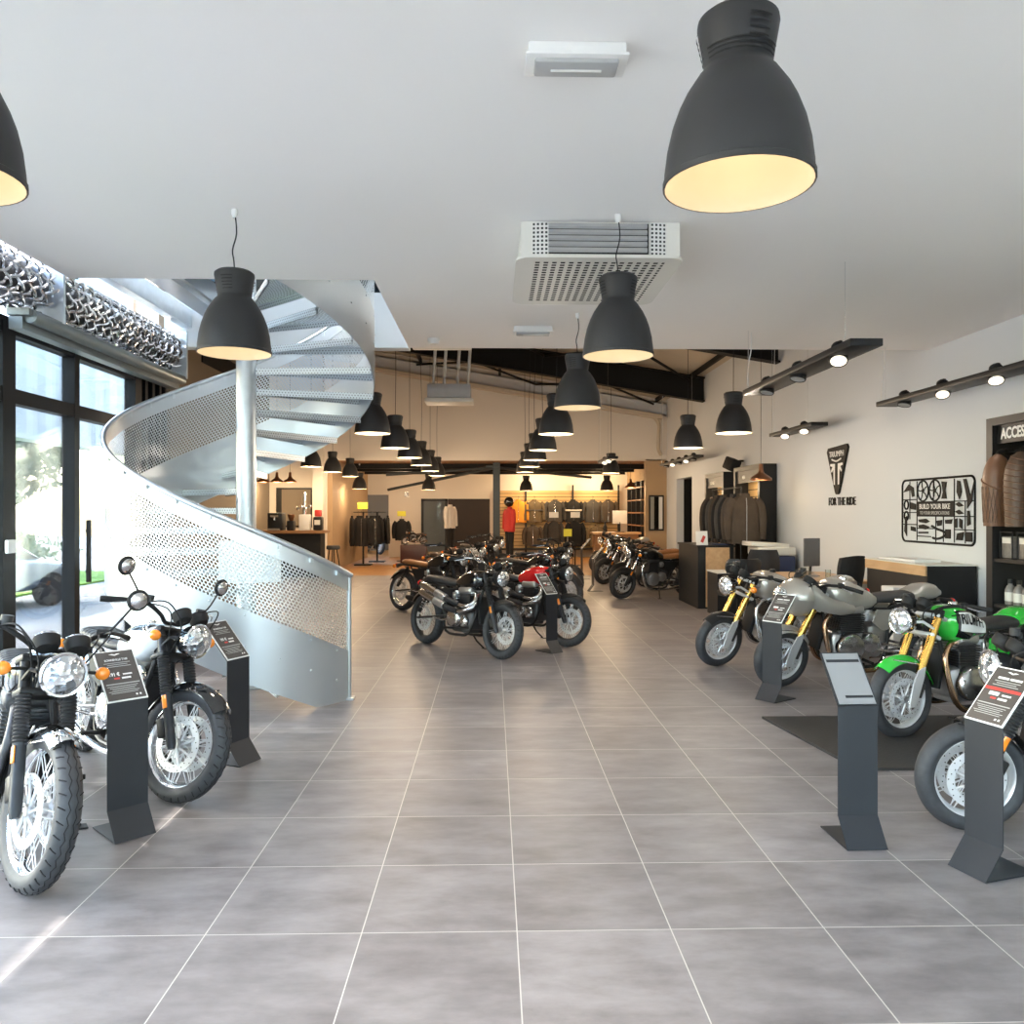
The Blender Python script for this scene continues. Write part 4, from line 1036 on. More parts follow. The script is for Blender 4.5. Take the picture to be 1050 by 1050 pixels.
track(2.67, 18.0, 19.7, 2.84, 'distant short spotlight bar tilted in front of the back wall', (.3, .7), (.05, .95), up=(0, 1), top=5.0)
# ------------------------------------------------------------------ ceiling equipment
t = empty('ceiling_cassette', 'white ceiling air conditioning cassette with punched square holes', 'air conditioner', (.68, 5.62, HC))
b = MB()
b.box((0, .03, -.11), (1.00, 1.10, .215)); b.build('casing', 'offwhite', t, smooth=False)
for k in range(5):
    if k == 0: b = MB()
    b.box((-.02, -.535, -.035-.037*k), (.62, .02, .024), (R(-30), 0, 0))
b.build('louvre', 'louvre', t, smooth=False)
b = MB(); b.box((-.02, -.524, -.11), (.64, .006, .19)); b.build('air_gap', 'darkgap', t, smooth=False)
for sx in (-1, 1):
    b = MB(); b.grid(lambda u, v: (sx*(.33+.17*u) - .02*(1 if sx > 0 else 0), -.53+.03*u*u, -.20*v-.008), 6, 1, lambda u, v: (u*.17, v*.2)); b.build('side_grille', 'acgrid', t)
b = MB()
def rr(x, y, w, h, r, n=6):
    o = []
    for cx, cy, a0 in ((x+w/2-r, y+h/2-r, 0), (x-w/2+r, y+h/2-r, 90), (x-w/2+r, y-h/2+r, 180), (x+w/2-r, y-h/2+r, 270)):
        for k in range(n+1): o.append((cx+r*math.cos(R(a0+90*k/n)), cy+r*math.sin(R(a0+90*k/n))))
    return o
b.prism(rr(0, .04, 1.06, 1.16, .10), .02, Matrix.Translation((0, 0, -.232))); b.build('bottom_panel', 'offwhite', t, angle=30)
b = MB(); b.grid(lambda u, v: (-.42+.84*u, -.46+.98*v, -.2335), 1, 1, lambda u, v: (u*.84, v*.98)); b.build('punched_grille', 'acperf', t, smooth=False)
def emergency(x, y, label, first={}):
    if 'o' in first: return copy_tree(first['o'], (x, y, HC), None, label)
    t = empty('emergency_light', label, 'emergency light', (x, y, HC), 0, 'emergency lights on the ceiling'); first['o'] = t
    b = MB(); b.box((0, 0, -.025), (.38, .15, .05), None, .006); b.box((0, 0, -.05), (.40, .17, .012), None, .004); b.build('housing', 'white', t)
    b = MB(); b.box((0, 0, -.063), (.33, .115, .022), None, .01); c = b.build('diffuser', 'louvre', t)
    b = MB(); b.cyl((-.1, 0, -.0755), (.1, 0, -.0755), .006, n=8); b.build('tube', 'offwhite', c)
emergency(.33, 3.22, 'emergency light on the ceiling near the top of the picture'); emergency(.40, 8.05, 'emergency light on the ceiling farther back, left of the black pendants')
def heater(x, y, z, label, s=1.):
    t = empty('air_heater', label, 'air conditioner', (x, y, z), 0, 'heaters under the hall roof')
    b = MB(); b.box((0, 0, 0), (.8, .5, .26), None, .02); b.build('casing', 'louvre', t)
    b = MB(); b.box((0, 0, -.17), (.9, .6, .08), None, .02)
    for k in range(18): b.box((-.4+.047*k, -.302, -.17), (.012, .01, .075))
    b.build('grille', 'offwhite', t)
    b = MB()
    for q in (-.3, -.1, .15, .35): b.tube([(q, 0, .1), (q, .02, .3), (q+.1, .05, ZR(x)-z-.02)], .03, 8, smooth=3)
    b.build('pipe', 'offwhite', t); t.scale = (s,)*3
heater(-.80, 15.2, 3.85, 'air heater hanging on pipes under the hall roof'); 
t = empty('air_unit', 'cream air unit tucked behind the ceiling edge above the heater', 'air conditioner', (-.72, 11.4, 4.05))
b = MB(); b.box((0, 0, 0), (.85, .6, .22), None, .03); b.build('casing', 'offwhite', t); b = MB()
for k in range(20): b.box((-.38+.04*k, -.303, -.02), (.01, .01, .16))
b.build('grille', 'louvre', t)
b = MB(); b.cyl((0, 0, .1), (0, 0, ZR(-.72)-4.07), .03, n=8); b.build('hanger', 'offwhite', t)
sm = MB(); sm.lathe([(.001, -.06), (.05, -.055), (.065, -.02), (.065, 0)], Matrix.Translation((-.62, 8.6, HC)), 20); tag(sm.build('smoke_detector', 'white'), 'small white smoke detector at the ceiling corner by the stair opening', 'smoke detector')
# ------------------------------------------------------------------ rolled security grilles over the entrance
def roll(y0, y1, label, ps):
    xc, zc, r = -3.56, 3.36, .205
    t = empty('rolled_security_grille', label, 'security grille', (xc, (y0+y1)/2, zc), 0, 'rolled grilles over the entrance'); ln = y1-y0
    b = MB(); b.cyl((0, -ln/2, 0), (0, ln/2, 0), .15, n=24); b.build('roller', 'alu_dark', t)
    b = MB(); nh = 12; tw = ln/.5*PI*.55
    for k in range(nh):
        for sg in (1, -1):
            n_ = int(ln*26)
            b.tube([((r+.014*(1 if (j % 4) < 2 else -1)*sg)*math.cos(2*PI*k/nh+sg*tw*j/n_), -ln/2+ln*j/n_, (r+.014*(1 if (j % 4) < 2 else -1)*sg)*math.sin(2*PI*k/nh+sg*tw*j/n_)) for j in range(n_+1)], .0115, 5)
    b.build('wire_mesh', 'satin_chrome', t)
    for y in ps:
        b = MB(); b.box((-.02, y-(y0+y1)/2, -.02), (.50, .035, .52)); b.build('bracket_plate', 'galv', t, smooth=False)
roll(3.2, 6.35, 'rolled metal security grille cut by the left edge of the photo', (6.42,))
roll(6.55, 8.92, 'rolled metal security grille over the entrance door beside the stairs', (8.97,))
bl = MB(); bl.box((-3.45, 7.45, 3.0), (.10, 2.95, .09)); bl.box((-3.42, 7.45, 3.075), (.16, 3.0, .05)); bl.cyl((-3.36, 6., 3.05), (-3.36, 8.9, 3.05), .05, n=14)
tag(bl.build('blind_box', 'railgrey'), 'grey metal blind rail running above the entrance door glass', 'blind')
dt = MB(); dt.box((-3.05, 7.8, 3.82), (.22, 2.5, .12)); dt.box((-3.15, 7.8, 3.92), (.05, 2.5, .2)); dt.box((-2.93, 7.8, 3.92), (.05, 2.5, .2))
d_ = tag(dt.build('cable_duct', 'galvsheet', smooth=False), 'galvanised cable duct above the entrance with a blue cable at its end', 'cable duct')
dt = MB(); dt.tube([(-3.05, 8.9, 3.86), (-2.9, 9.02, 3.84), (-2.85, 9.0, 3.7), (-3.0, 8.97, 3.60), (-3.2, 9.0, 3.6)], .018, 8, smooth=5); dt.build('blue_cable', pmat('blue_cable', (.05, .16, .34), .4), d_)
b = MB(); b.box((-3.36, 7.8, 3.75), (.1, 2.5, .2)); tag(b.build('steel_beam', 'galv', smooth=False), 'grey steel beam running behind the rolled grille', 'beam')['kind'] = 'structure'
sw = MB(); sw.box((XG+.08, 6.12, 1.37), (.03, .10, .10), None, .008); tag(sw.build('wall_switch', 'white'), 'small white access box on the entrance door post', 'switch')

# ------------------------------------------------------------------ information stands
def stand(x, y, ang, label, red=False, blank=False, h=.67, w=.20, title=None):
    """ang = direction the reader looks from"""
    t = empty('information_stand', label, 'sign stand', (x, y, 0), R(ang)+PI/2, 'bent metal information stands')
    path = [(.30, .006), (.004, .006), (.105, .135), (.105, h), (.105+.205, h+.225)]
    n = len(path); th = .006
    b = MB()
    nrm = []
    for i in range(n):
        a = Vector(path[max(i-1, 0)]); c = Vector(path[min(i+1, n-1)]); d = (c-a).normalized(); nrm.append(Vector((-d.y, d.x)))
    vs = []
    for (py, pz), nv in zip(path, nrm):
        for sx in (-w/2, w/2):
            for s_ in (-th/2, th/2): vs.append((sx, py+nv.x*s_, max(.001, pz+nv.y*s_)))
    fs = []
    for i in range(n-1):
        o, p = 4*i, 4*i+4
        fs += [(o, o+2, p+2, p), (o+1, p+1, p+3, o+3), (o, p, p+1, o+1), (o+2, o+3, p+3, p+2)]
    fs += [(0, 1, 3, 2), (4*n-4, 4*n-2, 4*n-1, 4*n-3)]
    b.add(vs, fs); b.build('bent_plate', 'charcoal', t, smooth=False)
    L_ = math.hypot(.205, .225); a = math.atan2(.225, .205)
    X = Matrix.Translation((0, .105+.1025, h+.1125)) @ Matrix.Rotation(a, 4, 'X') @ Matrix.Translation((0, 0, .006))
    b = MB(X); b.box((0, 0, 0), (w, L_, .006)); p = b.build('sign_board', 'paper' if not blank else 'charcoal', t, smooth=False)
    b = MB(X); b.box((0, 0, .0036), (w-.014, L_-.014, .003)); q = b.build('sign_face', 'signgrey' if blank else 'signdark', t, smooth=False)
    if not blank:
        Y_ = X @ Matrix.Translation((0, 0, .0056)); k_ = w/.20
        b = MB(Y_)
        b.prism([(-.028, .128), (0, .118), (.028, .128), (.012, .130), (0, .125), (-.012, .130)], .001)
        if title: b.text(title, .017, Matrix.Translation((0, .092, 0)), .001, .82)
        else:
            for x_, l_ in ((-.03, .055), (.035, .06)): b.box((x_*k_, .092, 0), (l_*k_, .011, .001))
        if title: b.text('191 \u20ac', .028, Matrix.Translation((-.03, .004, 0)), .001, .8, bold=.03)
        else: b.box((-.03*k_, .004, 0), (.05*k_, .018, .001))
        b.box((.035*k_, .002, 0), (.045*k_, .008, .001)); b.box((.025*k_, -.020, 0), (.045*k_, .010, .001))
        for x_ in (.05, .068): b.box((x_*k_, -.125, 0), (.009, .010, .001))
        b.build('sign_lettering', 'paper', q, smooth=False)
        b = MB(Y_)
        for k in range(3): b.box((0, .074-.011*k, 0), ((.13-.03*(k % 2))*k_, .0035, .001))
        b.box((0, -.052, 0), (.165*k_, .005, .001))
        for k in range(5): b.box((-.005, -.066-.010*k, 0), ((.15-.02*(k % 3))*k_, .0028, .001))
        b.build('small_lettering', 'louvre', q, smooth=False)
        b = MB(Y_); b.box((-.022*k_, -.020, 0), (.028*k_, .010, .001))
        if red: b.box((0, .030, 0), (w-.018, .015, .001))
        b.build('red_stripe', 'signred', q, smooth=False)
    else:
        b = MB(X @ Matrix.Translation((0, 0, .0056))); b.box((0, .10, 0), (w-.03, .016, .001)); b.box((0.02, -.105, 0), (w-.06, .014, .001)); b.build('strip', 'charcoal', q, smooth=False)
    return t
stand(-1.77, 4.09, -45, 'dark bent metal information stand between the two bikes at the left front', title='BONNEVILLE T100')
stand(-1.56, 5.30, -25, 'dark bent metal information stand in front of the staircase balustrade', title='BONNEVILLE T100')
stand(.75, 9.35, -53, 'black bent metal information stand before the red motorcycle', w=.17)
stand(2.33, 6.93, 214, 'dark bent metal information stand in front of the silver half-faired bike')
stand(1.80, 3.86, -88, 'dark bent metal information stand with a blank grey sign plate', blank=True)
stand(2.12, 3.60, 197, 'dark bent metal information stand with red stripe on its sign, nearest at the right', red=True)
stand(1.95, 16.6, 190, 'thin dark information stand in front of the black roadsters', w=.16)
stand(2.05, 19.6, 190, 'far dark information stand before the jackets, beside the row of dark bikes', w=.16, h=.75)
stand(-.1, 13.2, -40, 'information stand behind the black scrambler', w=.16, h=.8)

# ------------------------------------------------------------------ the motorcycles
bike('motorcycle', 'black retro motorcycle with round headlight and amber indicators at the left front edge', (-2.0, 3.55), -56, 14, tank='gloss_black', Rf=.338, Rr=.32, lampbowl='black', fend='chrome', fender_len=(66, 150), engine='black', header='alu_dark')
bike('motorcycle', 'white and black retro motorcycle beside the staircase at the left', (-1.78, 4.62), -44.5, 21, tank='whitepaint', fender_len=(42, 150), Rf=.318, fend='gloss_black', rfend='chrome', fork='gaiter', lampbowl='gloss_black', tanktop='gloss_black')
bike('motorcycle', 'black scrambler with high silver exhaust standing in the middle aisle', (.086, 8.99), -50.7, 2, tank='gloss_black', Rf=.315, Rr=.315, discs=(1,), indic=False, exhaust='high', fend='black', bars='scram', gauges=1, mirrors=False, fork='gaiter', lampbowl='blackmatt', engine='silver', rfend='black', barmat='satin_chrome', fender_len=(62, 118), header='satin_chrome', rimmat='black')
bike('motorcycle', 'red tanked scrambler with high exhaust behind the black one in the middle aisle', (.89, 9.80), -46, 10, tank='red', Rf=.31, Rr=.315, discs=(1,), indic=False, exhaust='high', fend='black', bars='scram', gauges=1, mirrors=False, lampbowl='blackmatt', barmat='satin_chrome', fender_len=(55, 118), header='satin_chrome', rimmat='black')
fb = bike('motorcycle', 'black motorcycle with tan leather seat standing behind the black scrambler', (-.47, 12.5), -44.5, 4, tank='gloss_black', seat='tan', exhaust='short', fend='black', bars='scram', gauges=1, mirrors=False, lampbowl='blackmatt', engine='black')
fb2 = bike('motorcycle', 'silver retro motorcycle parked in the shadowed row behind the tan seated one', (-.2, 14.9), -44.5, 4, tank='bronzegrey', seat='darkleather', fend='black', mirrors=False, engine='silver')
gb = bike('motorcycle', 'black naked roadster with tan seat parked before the reception counter', (2.42, 15.2), 201, 6, tank='gloss_black', seat='tan', fork='tube', exhaust='low', fend='black', bars='high', mirrors=False, engine='black', Rf=.29, Rr=.30, fw=.115, rw=.17, cast=True, gauges=1, lampbowl='blackmatt', rimmat='black')
ib = bike('motorcycle', 'black and silver cafe racer with gold forks, farthest of the right front bikes', (2.37, 8.54), 191, 12, tank='bronzegrey', seat='seat', fork='gold', fend='black', bars='clip', Rf=.285, Rr=.285, fw=.11, rw=.15, sc=1.04, mirrors=False, cowl='bronzegrey', header='satin_chrome', fender_len=(50, 150), rfend='black', rimmat='alulight', groove=False)
jb = bike('motorcycle', 'silver cafe racer with half fairing and gold forks at the right', (2.66, 7.50), 189, 8, tank='bronzegrey', fork='gold', fend='silver', bars='clip', Rf=.285, Rr=.285, fw=.11, rw=.15, sc=1.05, mirrors=False, cowl='bronzegrey', fairing='bronzegrey', lamp=False, header='copper', indic=False, fender_len=(50, 150), rimmat='alulight', groove=False)
kb = bike('motorcycle', 'green cafe racer with lettered white tank band and gold forks', (2.93, 5.80), 204, -4, lean=1.5, tank='green', fork='gold', fend='green', bars='clip', Rf=.287, Rr=.285, fw=.11, rw=.15, sc=.97, mirrors=False, cowl='green', header='copper', tankpanel='gloss_black', band='paper', text=('TRIUMPH', .095, .88, .040, .56, 'ink'), fender_len=(50, 160), indic=False, rimmat='alulight', groove=False)
lb = bike('motorcycle', 'black roadster with gaitered forks cut by the right edge of the photo', (2.44, 4.12), 182, -6, tank='gloss_black', fork='gaiter', fend='gloss_black', bars='clip', Rf=.283, Rr=.283, fw=.115, rw=.15, sc=.97, mirrors=False, fender_len=(75, 150), lampbowl='black', header='satin_chrome', rimmat='alulight', groove=False)
# shared-mesh copies for the rows farther back
def bcopy(src, front, heading, label, swap=None, wb=.72, sc=None):
    h = R(heading)
    return copy_tree(src, (front[0]-math.cos(h)*wb, front[1]-math.sin(h)*wb, 0), h, label, None, sc, swap)
bcopy(fb, (.05, 16.9), -44, 'dark motorcycle with brown seat, second in the shadowed row left of the steel post', {'seat': 'darkleather'})
bcopy(fb2, (.2, 19.0), -46, 'black motorcycle with chrome headlight in the shadowed row nearest the steel post', {'fuel_tank': 'gloss_black', 'seat': 'seat'})
bcopy(fb2, (1.15, 12.9), -46, 'black motorcycle showing its headlight behind the red tanked scrambler', {'fuel_tank': 'gloss_black', 'seat': 'seat'})
bcopy(fb, (1.4, 15.0), -48, 'black motorcycle standing in the second rank behind the red scrambler', {'seat': 'seat'})
bcopy(gb, (2.5, 18.25), 205, 'dark bronze roadster behind the black roadster near the counter', {'fuel_tank': 'bronzegrey', 'seat': 'darkleather'})
bcopy(gb, (2.75, 20.3), 207, 'dark roadster in the rear of the row before the clothing counter', {'seat': 'seat'})
bcopy(ib, (2.85, 22.0), 200, 'silver tanked motorcycle deepest in the row before the clothing counter')
bcopy(gb, (2.62, 16.75), 203, 'black roadster with gold tank just behind the tan seated roadster', {'fuel_tank': 'tan', 'seat': 'tan'})
bcopy(fb2, (-4.3, 31.2), -60, 'white motorcycle in the room beyond the doorway behind the coats', {'fuel_tank': 'whitepaint'})
o = bcopy(fb2, (-2.25, 24.9), -150, 'small black motorcycle on the dark red display plinth', {'fuel_tank': 'gloss_black'}); o.location = (-2.42, 25.2, .62); o.scale = (.42,)*3
o = bcopy(fb2, (-6.2, 11.0), -60, 'motorcycle on a pale plinth outside the entrance glass', {'fuel_tank': 'carblue', 'seat': 'tan'}); o.location = (-6.9, 8.6, .55); o.rotation_euler[2] = R(-160)
b = MB(); b.box((-6.9, 8.6, .205), (2.3, 1.1, .67), None, .02); tag(b.build('display_plinth', 'whitepaint'), 'pale plinth outside carrying a motorcycle', 'plinth')
b = MB(); b.box((-2.42, 25.2, .31), (.8, .5, .62), None, .015); tag(b.build('display_plinth', pmat('dark_red_laminate', (.05, .012, .01), .4)), 'dark red display plinth with a small motorcycle on top', 'plinth')
mt = MB()
X0, Y0 = 3.45, 5.75
Q = [(2.05, 6.32), (2.44, 5.02), (4.6, 4.98), (4.6, 6.4)]
mt.prism([(2.12, 6.36), (2.30, 5.06), (4.5, 5.06), (4.5, 6.36)], .018); mt.build
tag(mt.build('floor_mat', 'mat', smooth=False), 'black display mat on the tiles under the green motorcycle', 'mat')
# ------------------------------------------------------------------ furniture and fittings
def part(mb, name, mat, parent, **k): return mb.build(name, mat, parent, **k)
def WX(y, z, x=XR): return Matrix(((0, 0, -1, x), (-1, 0, 0, y), (0, 1, 0, z), (0, 0, 0, 1)))   # local xy on the right wall, facing the room
# reception counter
t = empty('reception_counter', 'tall black counter with oak front panel by the right wall', 'counter', (3.75, 14.2, 0))
b = MB(); b.box((0, .1, .52), (.60, 1.4, 1.04)); part(b, 'body', 'black', t, smooth=False)
b = MB(); b.box((.03, -.612, .53), (.40, .02, 1.0)); part(b, 'front_panel', 'oak', t, smooth=False)
b = MB(); b.box((0, .1, 1.05), (.64, 1.46, .03)); part(b, 'worktop', 'black', t, smooth=False)
b = MB(); b.box((3.74, 12.85, .335), (.5, .6, .67)); t = tag(b.build('low_cabinet', 'black', smooth=False), 'low black cabinet in front of the reception counter', 'cabinet')
b = MB(); b.box((3.74, 12.85, .68), (.52, .62, .02)); b.build('cabinet_top', 'offwhite', t, smooth=False)
b = MB(Matrix.Translation((3.56, 13.75, 1.066)) @ Matrix.Rotation(R(-12), 4, 'X')); b.box((0, 0, .12), (.20, .006, .24)); t = tag(b.build('desk_card', 'paper', smooth=False), 'white card with a red mark standing on the reception counter', 'card')
b = MB(Matrix.Translation((3.56, 13.75, 1.066)) @ Matrix.Rotation(R(-12), 4, 'X')); b.box((.02, -.004, .10), (.05, .004, .12), (0, R(25), 0)); b.build('red_mark', 'signred', t, smooth=False)
b = MB(); b.box((3.86, 13.75, 1.074), (.24, .3, .014), (0, 0, .3)); b.box((3.83, 13.72, 1.087), (.24, .3, .01), (0, 0, -.2)); tag(b.build('papers', 'bluecase', smooth=False), 'blue folders lying on the reception counter', 'folder')
# copier
t = empty('copier', 'white and navy office copier standing against the right wall', 'copier', (4.52, 13.1, 0))
b = MB(); b.box((0, 0, .35), (.56, .56, .66), None, .02); part(b, 'cabinet', 'white', t)
b = MB(); b.box((0, 0, .80), (.58, .58, .24), None, .02); part(b, 'paper_unit', 'bluecase', t)
b = MB(); b.box((0, 0, 1.0), (.60, .58, .13), None, .02); part(b, 'scanner', 'offwhite', t)
b = MB(); b.box((-.1, 0, 1.10), (.62, .5, .07), (0, R(3), 0), .015); part(b, 'lid', 'offwhite', t)
b = MB(); b.box((-.34, 0, .72), (.12, .4, .02), (0, R(-15), 0)); part(b, 'tray', 'white', t)
# desk with monitor
t = empty('office_desk', 'pale office desk behind the cafe racers', 'desk', (4.3, 11.0, 0))
b = MB(); b.box((0, 0, .735), (1.1, 1.7, .03)); part(b, 'desktop', 'oak', t, smooth=False)
for sx in (-1, 1):
    for sy in (-1, 1): b = MB(); b.box((sx*.5, sy*.8, .36), (.05, .05, .72)); part(b, 'leg', 'black', t, smooth=False)
t = empty('computer_monitor', 'grey computer monitor seen from behind on the office desk', 'monitor', (4.33, 10.95, .75), R(18))
b = MB(); b.box((0, 0, .33), (.26, .03, .38), None, .008); part(b, 'screen', 'screen', t)
b = MB(); b.tube([(0, .04, .01), (.02, .05, .12), (0, .02, .26)], .018, 8, smooth=3); b.box((0, .04, .006), (.2, .16, .012)); part(b, 'stand', 'black', t)
gl = MB(); gl.lathe([(.001, .0), (.033, .0), (.038, .11), (.036, .11), (.031, .006), (.001, .006)], Matrix.Translation((4.45, 10.7, .75)), 18); tag(gl.build('drinking_glass', 'glass'), 'clear drinking glass on the office desk beside the monitor', 'glass')
def chair(x, y, rz, label, round_back=False, mesh=False):
    t = empty('office_chair', label, 'chair', (x, y, 0), R(rz))
    b = MB()
    for k in range(5):
        a = 2*PI*k/5; b.tube([(0, 0, .10), (.28*math.cos(a), .28*math.sin(a), .07)], [.025, .016], 8)
    part(b, 'star_base', 'black', t)
    for k in range(5):
        a = 2*PI*k/5; b = MB(); b.lathe([(.001, -.02), (.03, -.02), (.03, .02), (.001, .02)], axis_y((.28*math.cos(a), .28*math.sin(a), .03)), 14); part(b, 'castor', 'plastic', t)
    b = MB(); b.cyl((0, 0, .09), (0, 0, .45), .028, n=12); part(b, 'gas_stem', 'black', t)
    b = MB(); b.box((0, 0, .48), (.48, .46, .08), None, .03, 3); part(b, 'seat', 'fabric_dark', t)
    b = MB(); z0, z1, wv = (.78, .98, .25) if round_back else (.62, 1.07, .23)
    def g(off):
        def f(u, v):
            q = u*2-1; zz = v; ww = wv*(1-.18*(abs(2*v-1))**3) if not mesh else wv*(.75+.35*v-.25*v**4)
            return (ww*q, .22+off-.10*q*q+.05*v, z0+(z1-z0)*v+(.03*(1-q*q) if mesh else 0))
        return f
    b.grid(g(0), 12, 8); b.grid(g(.045), 12, 8)
    for e in (0, 1): b.grid(lambda u, v: g(.045*v)(u, e), 12, 1); b.grid(lambda u, v: g(.045*v)(e, u), 8, 1)
    part(b, 'backrest', 'charcoal' if not mesh else 'fabric_dark', t)
    b = MB(); b.tube([(0, .05, .45), (0, .28, .5), (0, .28, z0+.15)], .022, 8, smooth=3); part(b, 'back_post', 'black', t)
    return t
chair(4.08, 12.15, 160, 'grey backed office chair beside the copier')
chair(3.45, 11.35, 185, 'office chair with low curved black back, nearer the cafe racers', True)
chair(4.28, 9.95, 205, 'black mesh office chair at the desk with the monitor', False, True)
# black display cabinet with oak rail
t = empty('display_cabinet', 'black cabinet with oak top rail under the wall poster of motorcycle parts', 'cabinet', (4.62, 8.75, 0))
b = MB(); b.box((0, 0, .49), (.50, 1.30, .98)); part(b, 'body', 'black', t, smooth=False)
b = MB(); b.box((-.01, 0, 1.03), (.52, 1.32, .10)); part(b, 'top_rail', 'oak', t, smooth=False)
b = MB(); b.box((.0, -.662, .545), (.5, .012, 1.07)); part(b, 'end_panel', 'black', t, smooth=False)
b = MB(); b.box((0, 0, 1.086), (.54, 1.34, .012)); part(b, 'glass_top', 'offwhite', t, smooth=False)
for i, (y, z, s) in enumerate(((8.75, 1.105, .5), (9.12, 1.100, .34))):
    b = MB(); b.box((4.6, y, z), (.28, s, .018+.006*(1-i)), (0, 0, .06*i)); tag(b.build('catalogue', 'paper', smooth=False), ['large white catalogue lying on the black cabinet with oak rail', 'smaller white catalogue on the black cabinet, beyond the large one'][i], 'catalogue')
b = MB(); b.box((4.19, 8.28, .43), (.27, .26, .86), None, .01); tag(b.build('white_pedestal', 'white'), 'white boxy pedestal behind the silver half-faired bike', 'pedestal')
# ---- accessories shelf
XA = 4.54
t = empty('accessories_shelf', 'tall black accessories shelf unit at the right edge with white header lettering', 'shelf', (4.72, 6.35, 0))
def loc(b): b.M = Matrix.Translation((-4.72, -6.35, 0)); return b
b = loc(MB()); b.box((4.715, 7.34, 1.24), (.35, .09, 2.48)); part(b, 'side_panel', 'black', t, smooth=False)
b = loc(MB()); b.box((4.715, 5.22, 1.24), (.35, .09, 2.48)); part(b, 'side_panel', 'black', t, smooth=False)
b = loc(MB()); b.box((4.715, 6.28, 2.445), (.35, 2.04, .07)); part(b, 'top_panel', 'black', t, smooth=False)
b = loc(MB()); b.box((4.60, 6.28, 2.33), (.03, 2.04, .17)); h_ = part(b, 'header_board', 'black', t, smooth=False)
b = loc(MB()); b.M = b.M @ WX(6.90, 2.325, 4.583); b.text('ACCESSORIES', .135, Matrix.Identity(4), .003, .80, bold=.03); part(b, 'header_lettering', 'paper', h_, smooth=False)
b = loc(MB()); b.box((4.86, 6.29, 1.2), (.03, 2.08, 2.4)); part(b, 'back_panel', 'shelfback', t, smooth=False)
for z in (.06, .40, .78, 1.19): b = loc(MB()); b.box((4.72, 6.28, z), (.33, 2.04, .03)); part(b, 'shelf', 'black', t, smooth=False)
b = loc(MB()); b.cyl((4.66, 5.3, 2.17), (4.66, 7.28, 2.17), .012, n=8); part(b, 'hanging_rail', 'black', t)
def jacket_meshes(w=.26, d=.11, h=.68, sl=.62, seed=0):
    """hanging jacket: shoulders at z=0, front towards -y"""
    rnd = random.Random(seed); P = {}
    b = MB(); rings = []
    for k in range(9):
        v = k/8; z = -h*v
        ww = w*(.42+.58*min(1, (v/.16))**.6) if v < .16 else w*(1-.10*math.sin(PI*min(1, (v-.16)/.7))); dd = d*(.5+.5*min(1, v/.2))
        rings.append([(ww*sgnpow(math.cos(2*PI*j/24), .8)*(1+.03*math.sin(5*j+k)), dd*sgnpow(math.sin(2*PI*j/24), .8)*(1+.07*math.sin(3*j)), z+.012*math.sin(4*j)*v) for j in range(24)])
    b.loft(rings); P['body'] = b
    P['sleeves'] = []
    for sd in (1, -1):
        b = MB(); b.tube([(sd*w*.78, 0, -.05), (sd*w*1.08, -.01, -.16), (sd*w*1.2, -.02, -.36), (sd*w*1.16, -.05, -sl)], [.075, .075, .066, .05], 12, smooth=4); P['sleeves'].append(b)
    b = MB(); b.lathe([(.075, -.03), (.085, .025), (.075, .05), (.062, .03), (.062, -.02)], Matrix.Diagonal((1, .75, 1, 1)), 18, closed=True); P['collar'] = b
    b = MB(); b.tube([(0, 0, .0), (0, 0, .09), (.02, 0, .13), (.0, 0, .155), (-.02, 0, .135)], .004, 6, smooth=4); b.tube([(-.2, 0, -.06), (0, 0, .01), (.2, 0, -.06)], .007, 6); P['hanger'] = b
    b = MB(); b.tube([(0, -d*.72, -.02), (0, -d*1.03, -.14), (0, -d*1.05, -h*.98)], .006, 6); P['zip'] = b
    return P
JP = {}
def jacket(x, y, z, rz, label, mat, group=None, cat='jacket', stripe=None, sc=1., name='hanging_jacket'):
    key = (mat, stripe)
    if key in JP: return copy_tree(JP[key], (x, y, z), R(rz), label, group, sc)
    t = empty(name, label, cat, (x, y, z), R(rz), group); t.scale = (sc,)*3 if isinstance(sc, (int, float)) else sc; JP[key] = t
    P = jacket_meshes(seed=len(JP))
    bd = P['body'].build('body', mat, t)
    for s_ in P['sleeves']: s_.build('sleeve', mat, t)
    P['collar'].build('collar', mat, t); P['hanger'].build('hanger', 'black', t); P['zip'].build('zip', 'satin_chrome', bd)
    if stripe:
        b = MB(); b.box((0, 0, -.30), (.53, .235, .055), None, .02); b.build('chest_stripe', stripe, bd)
    return t
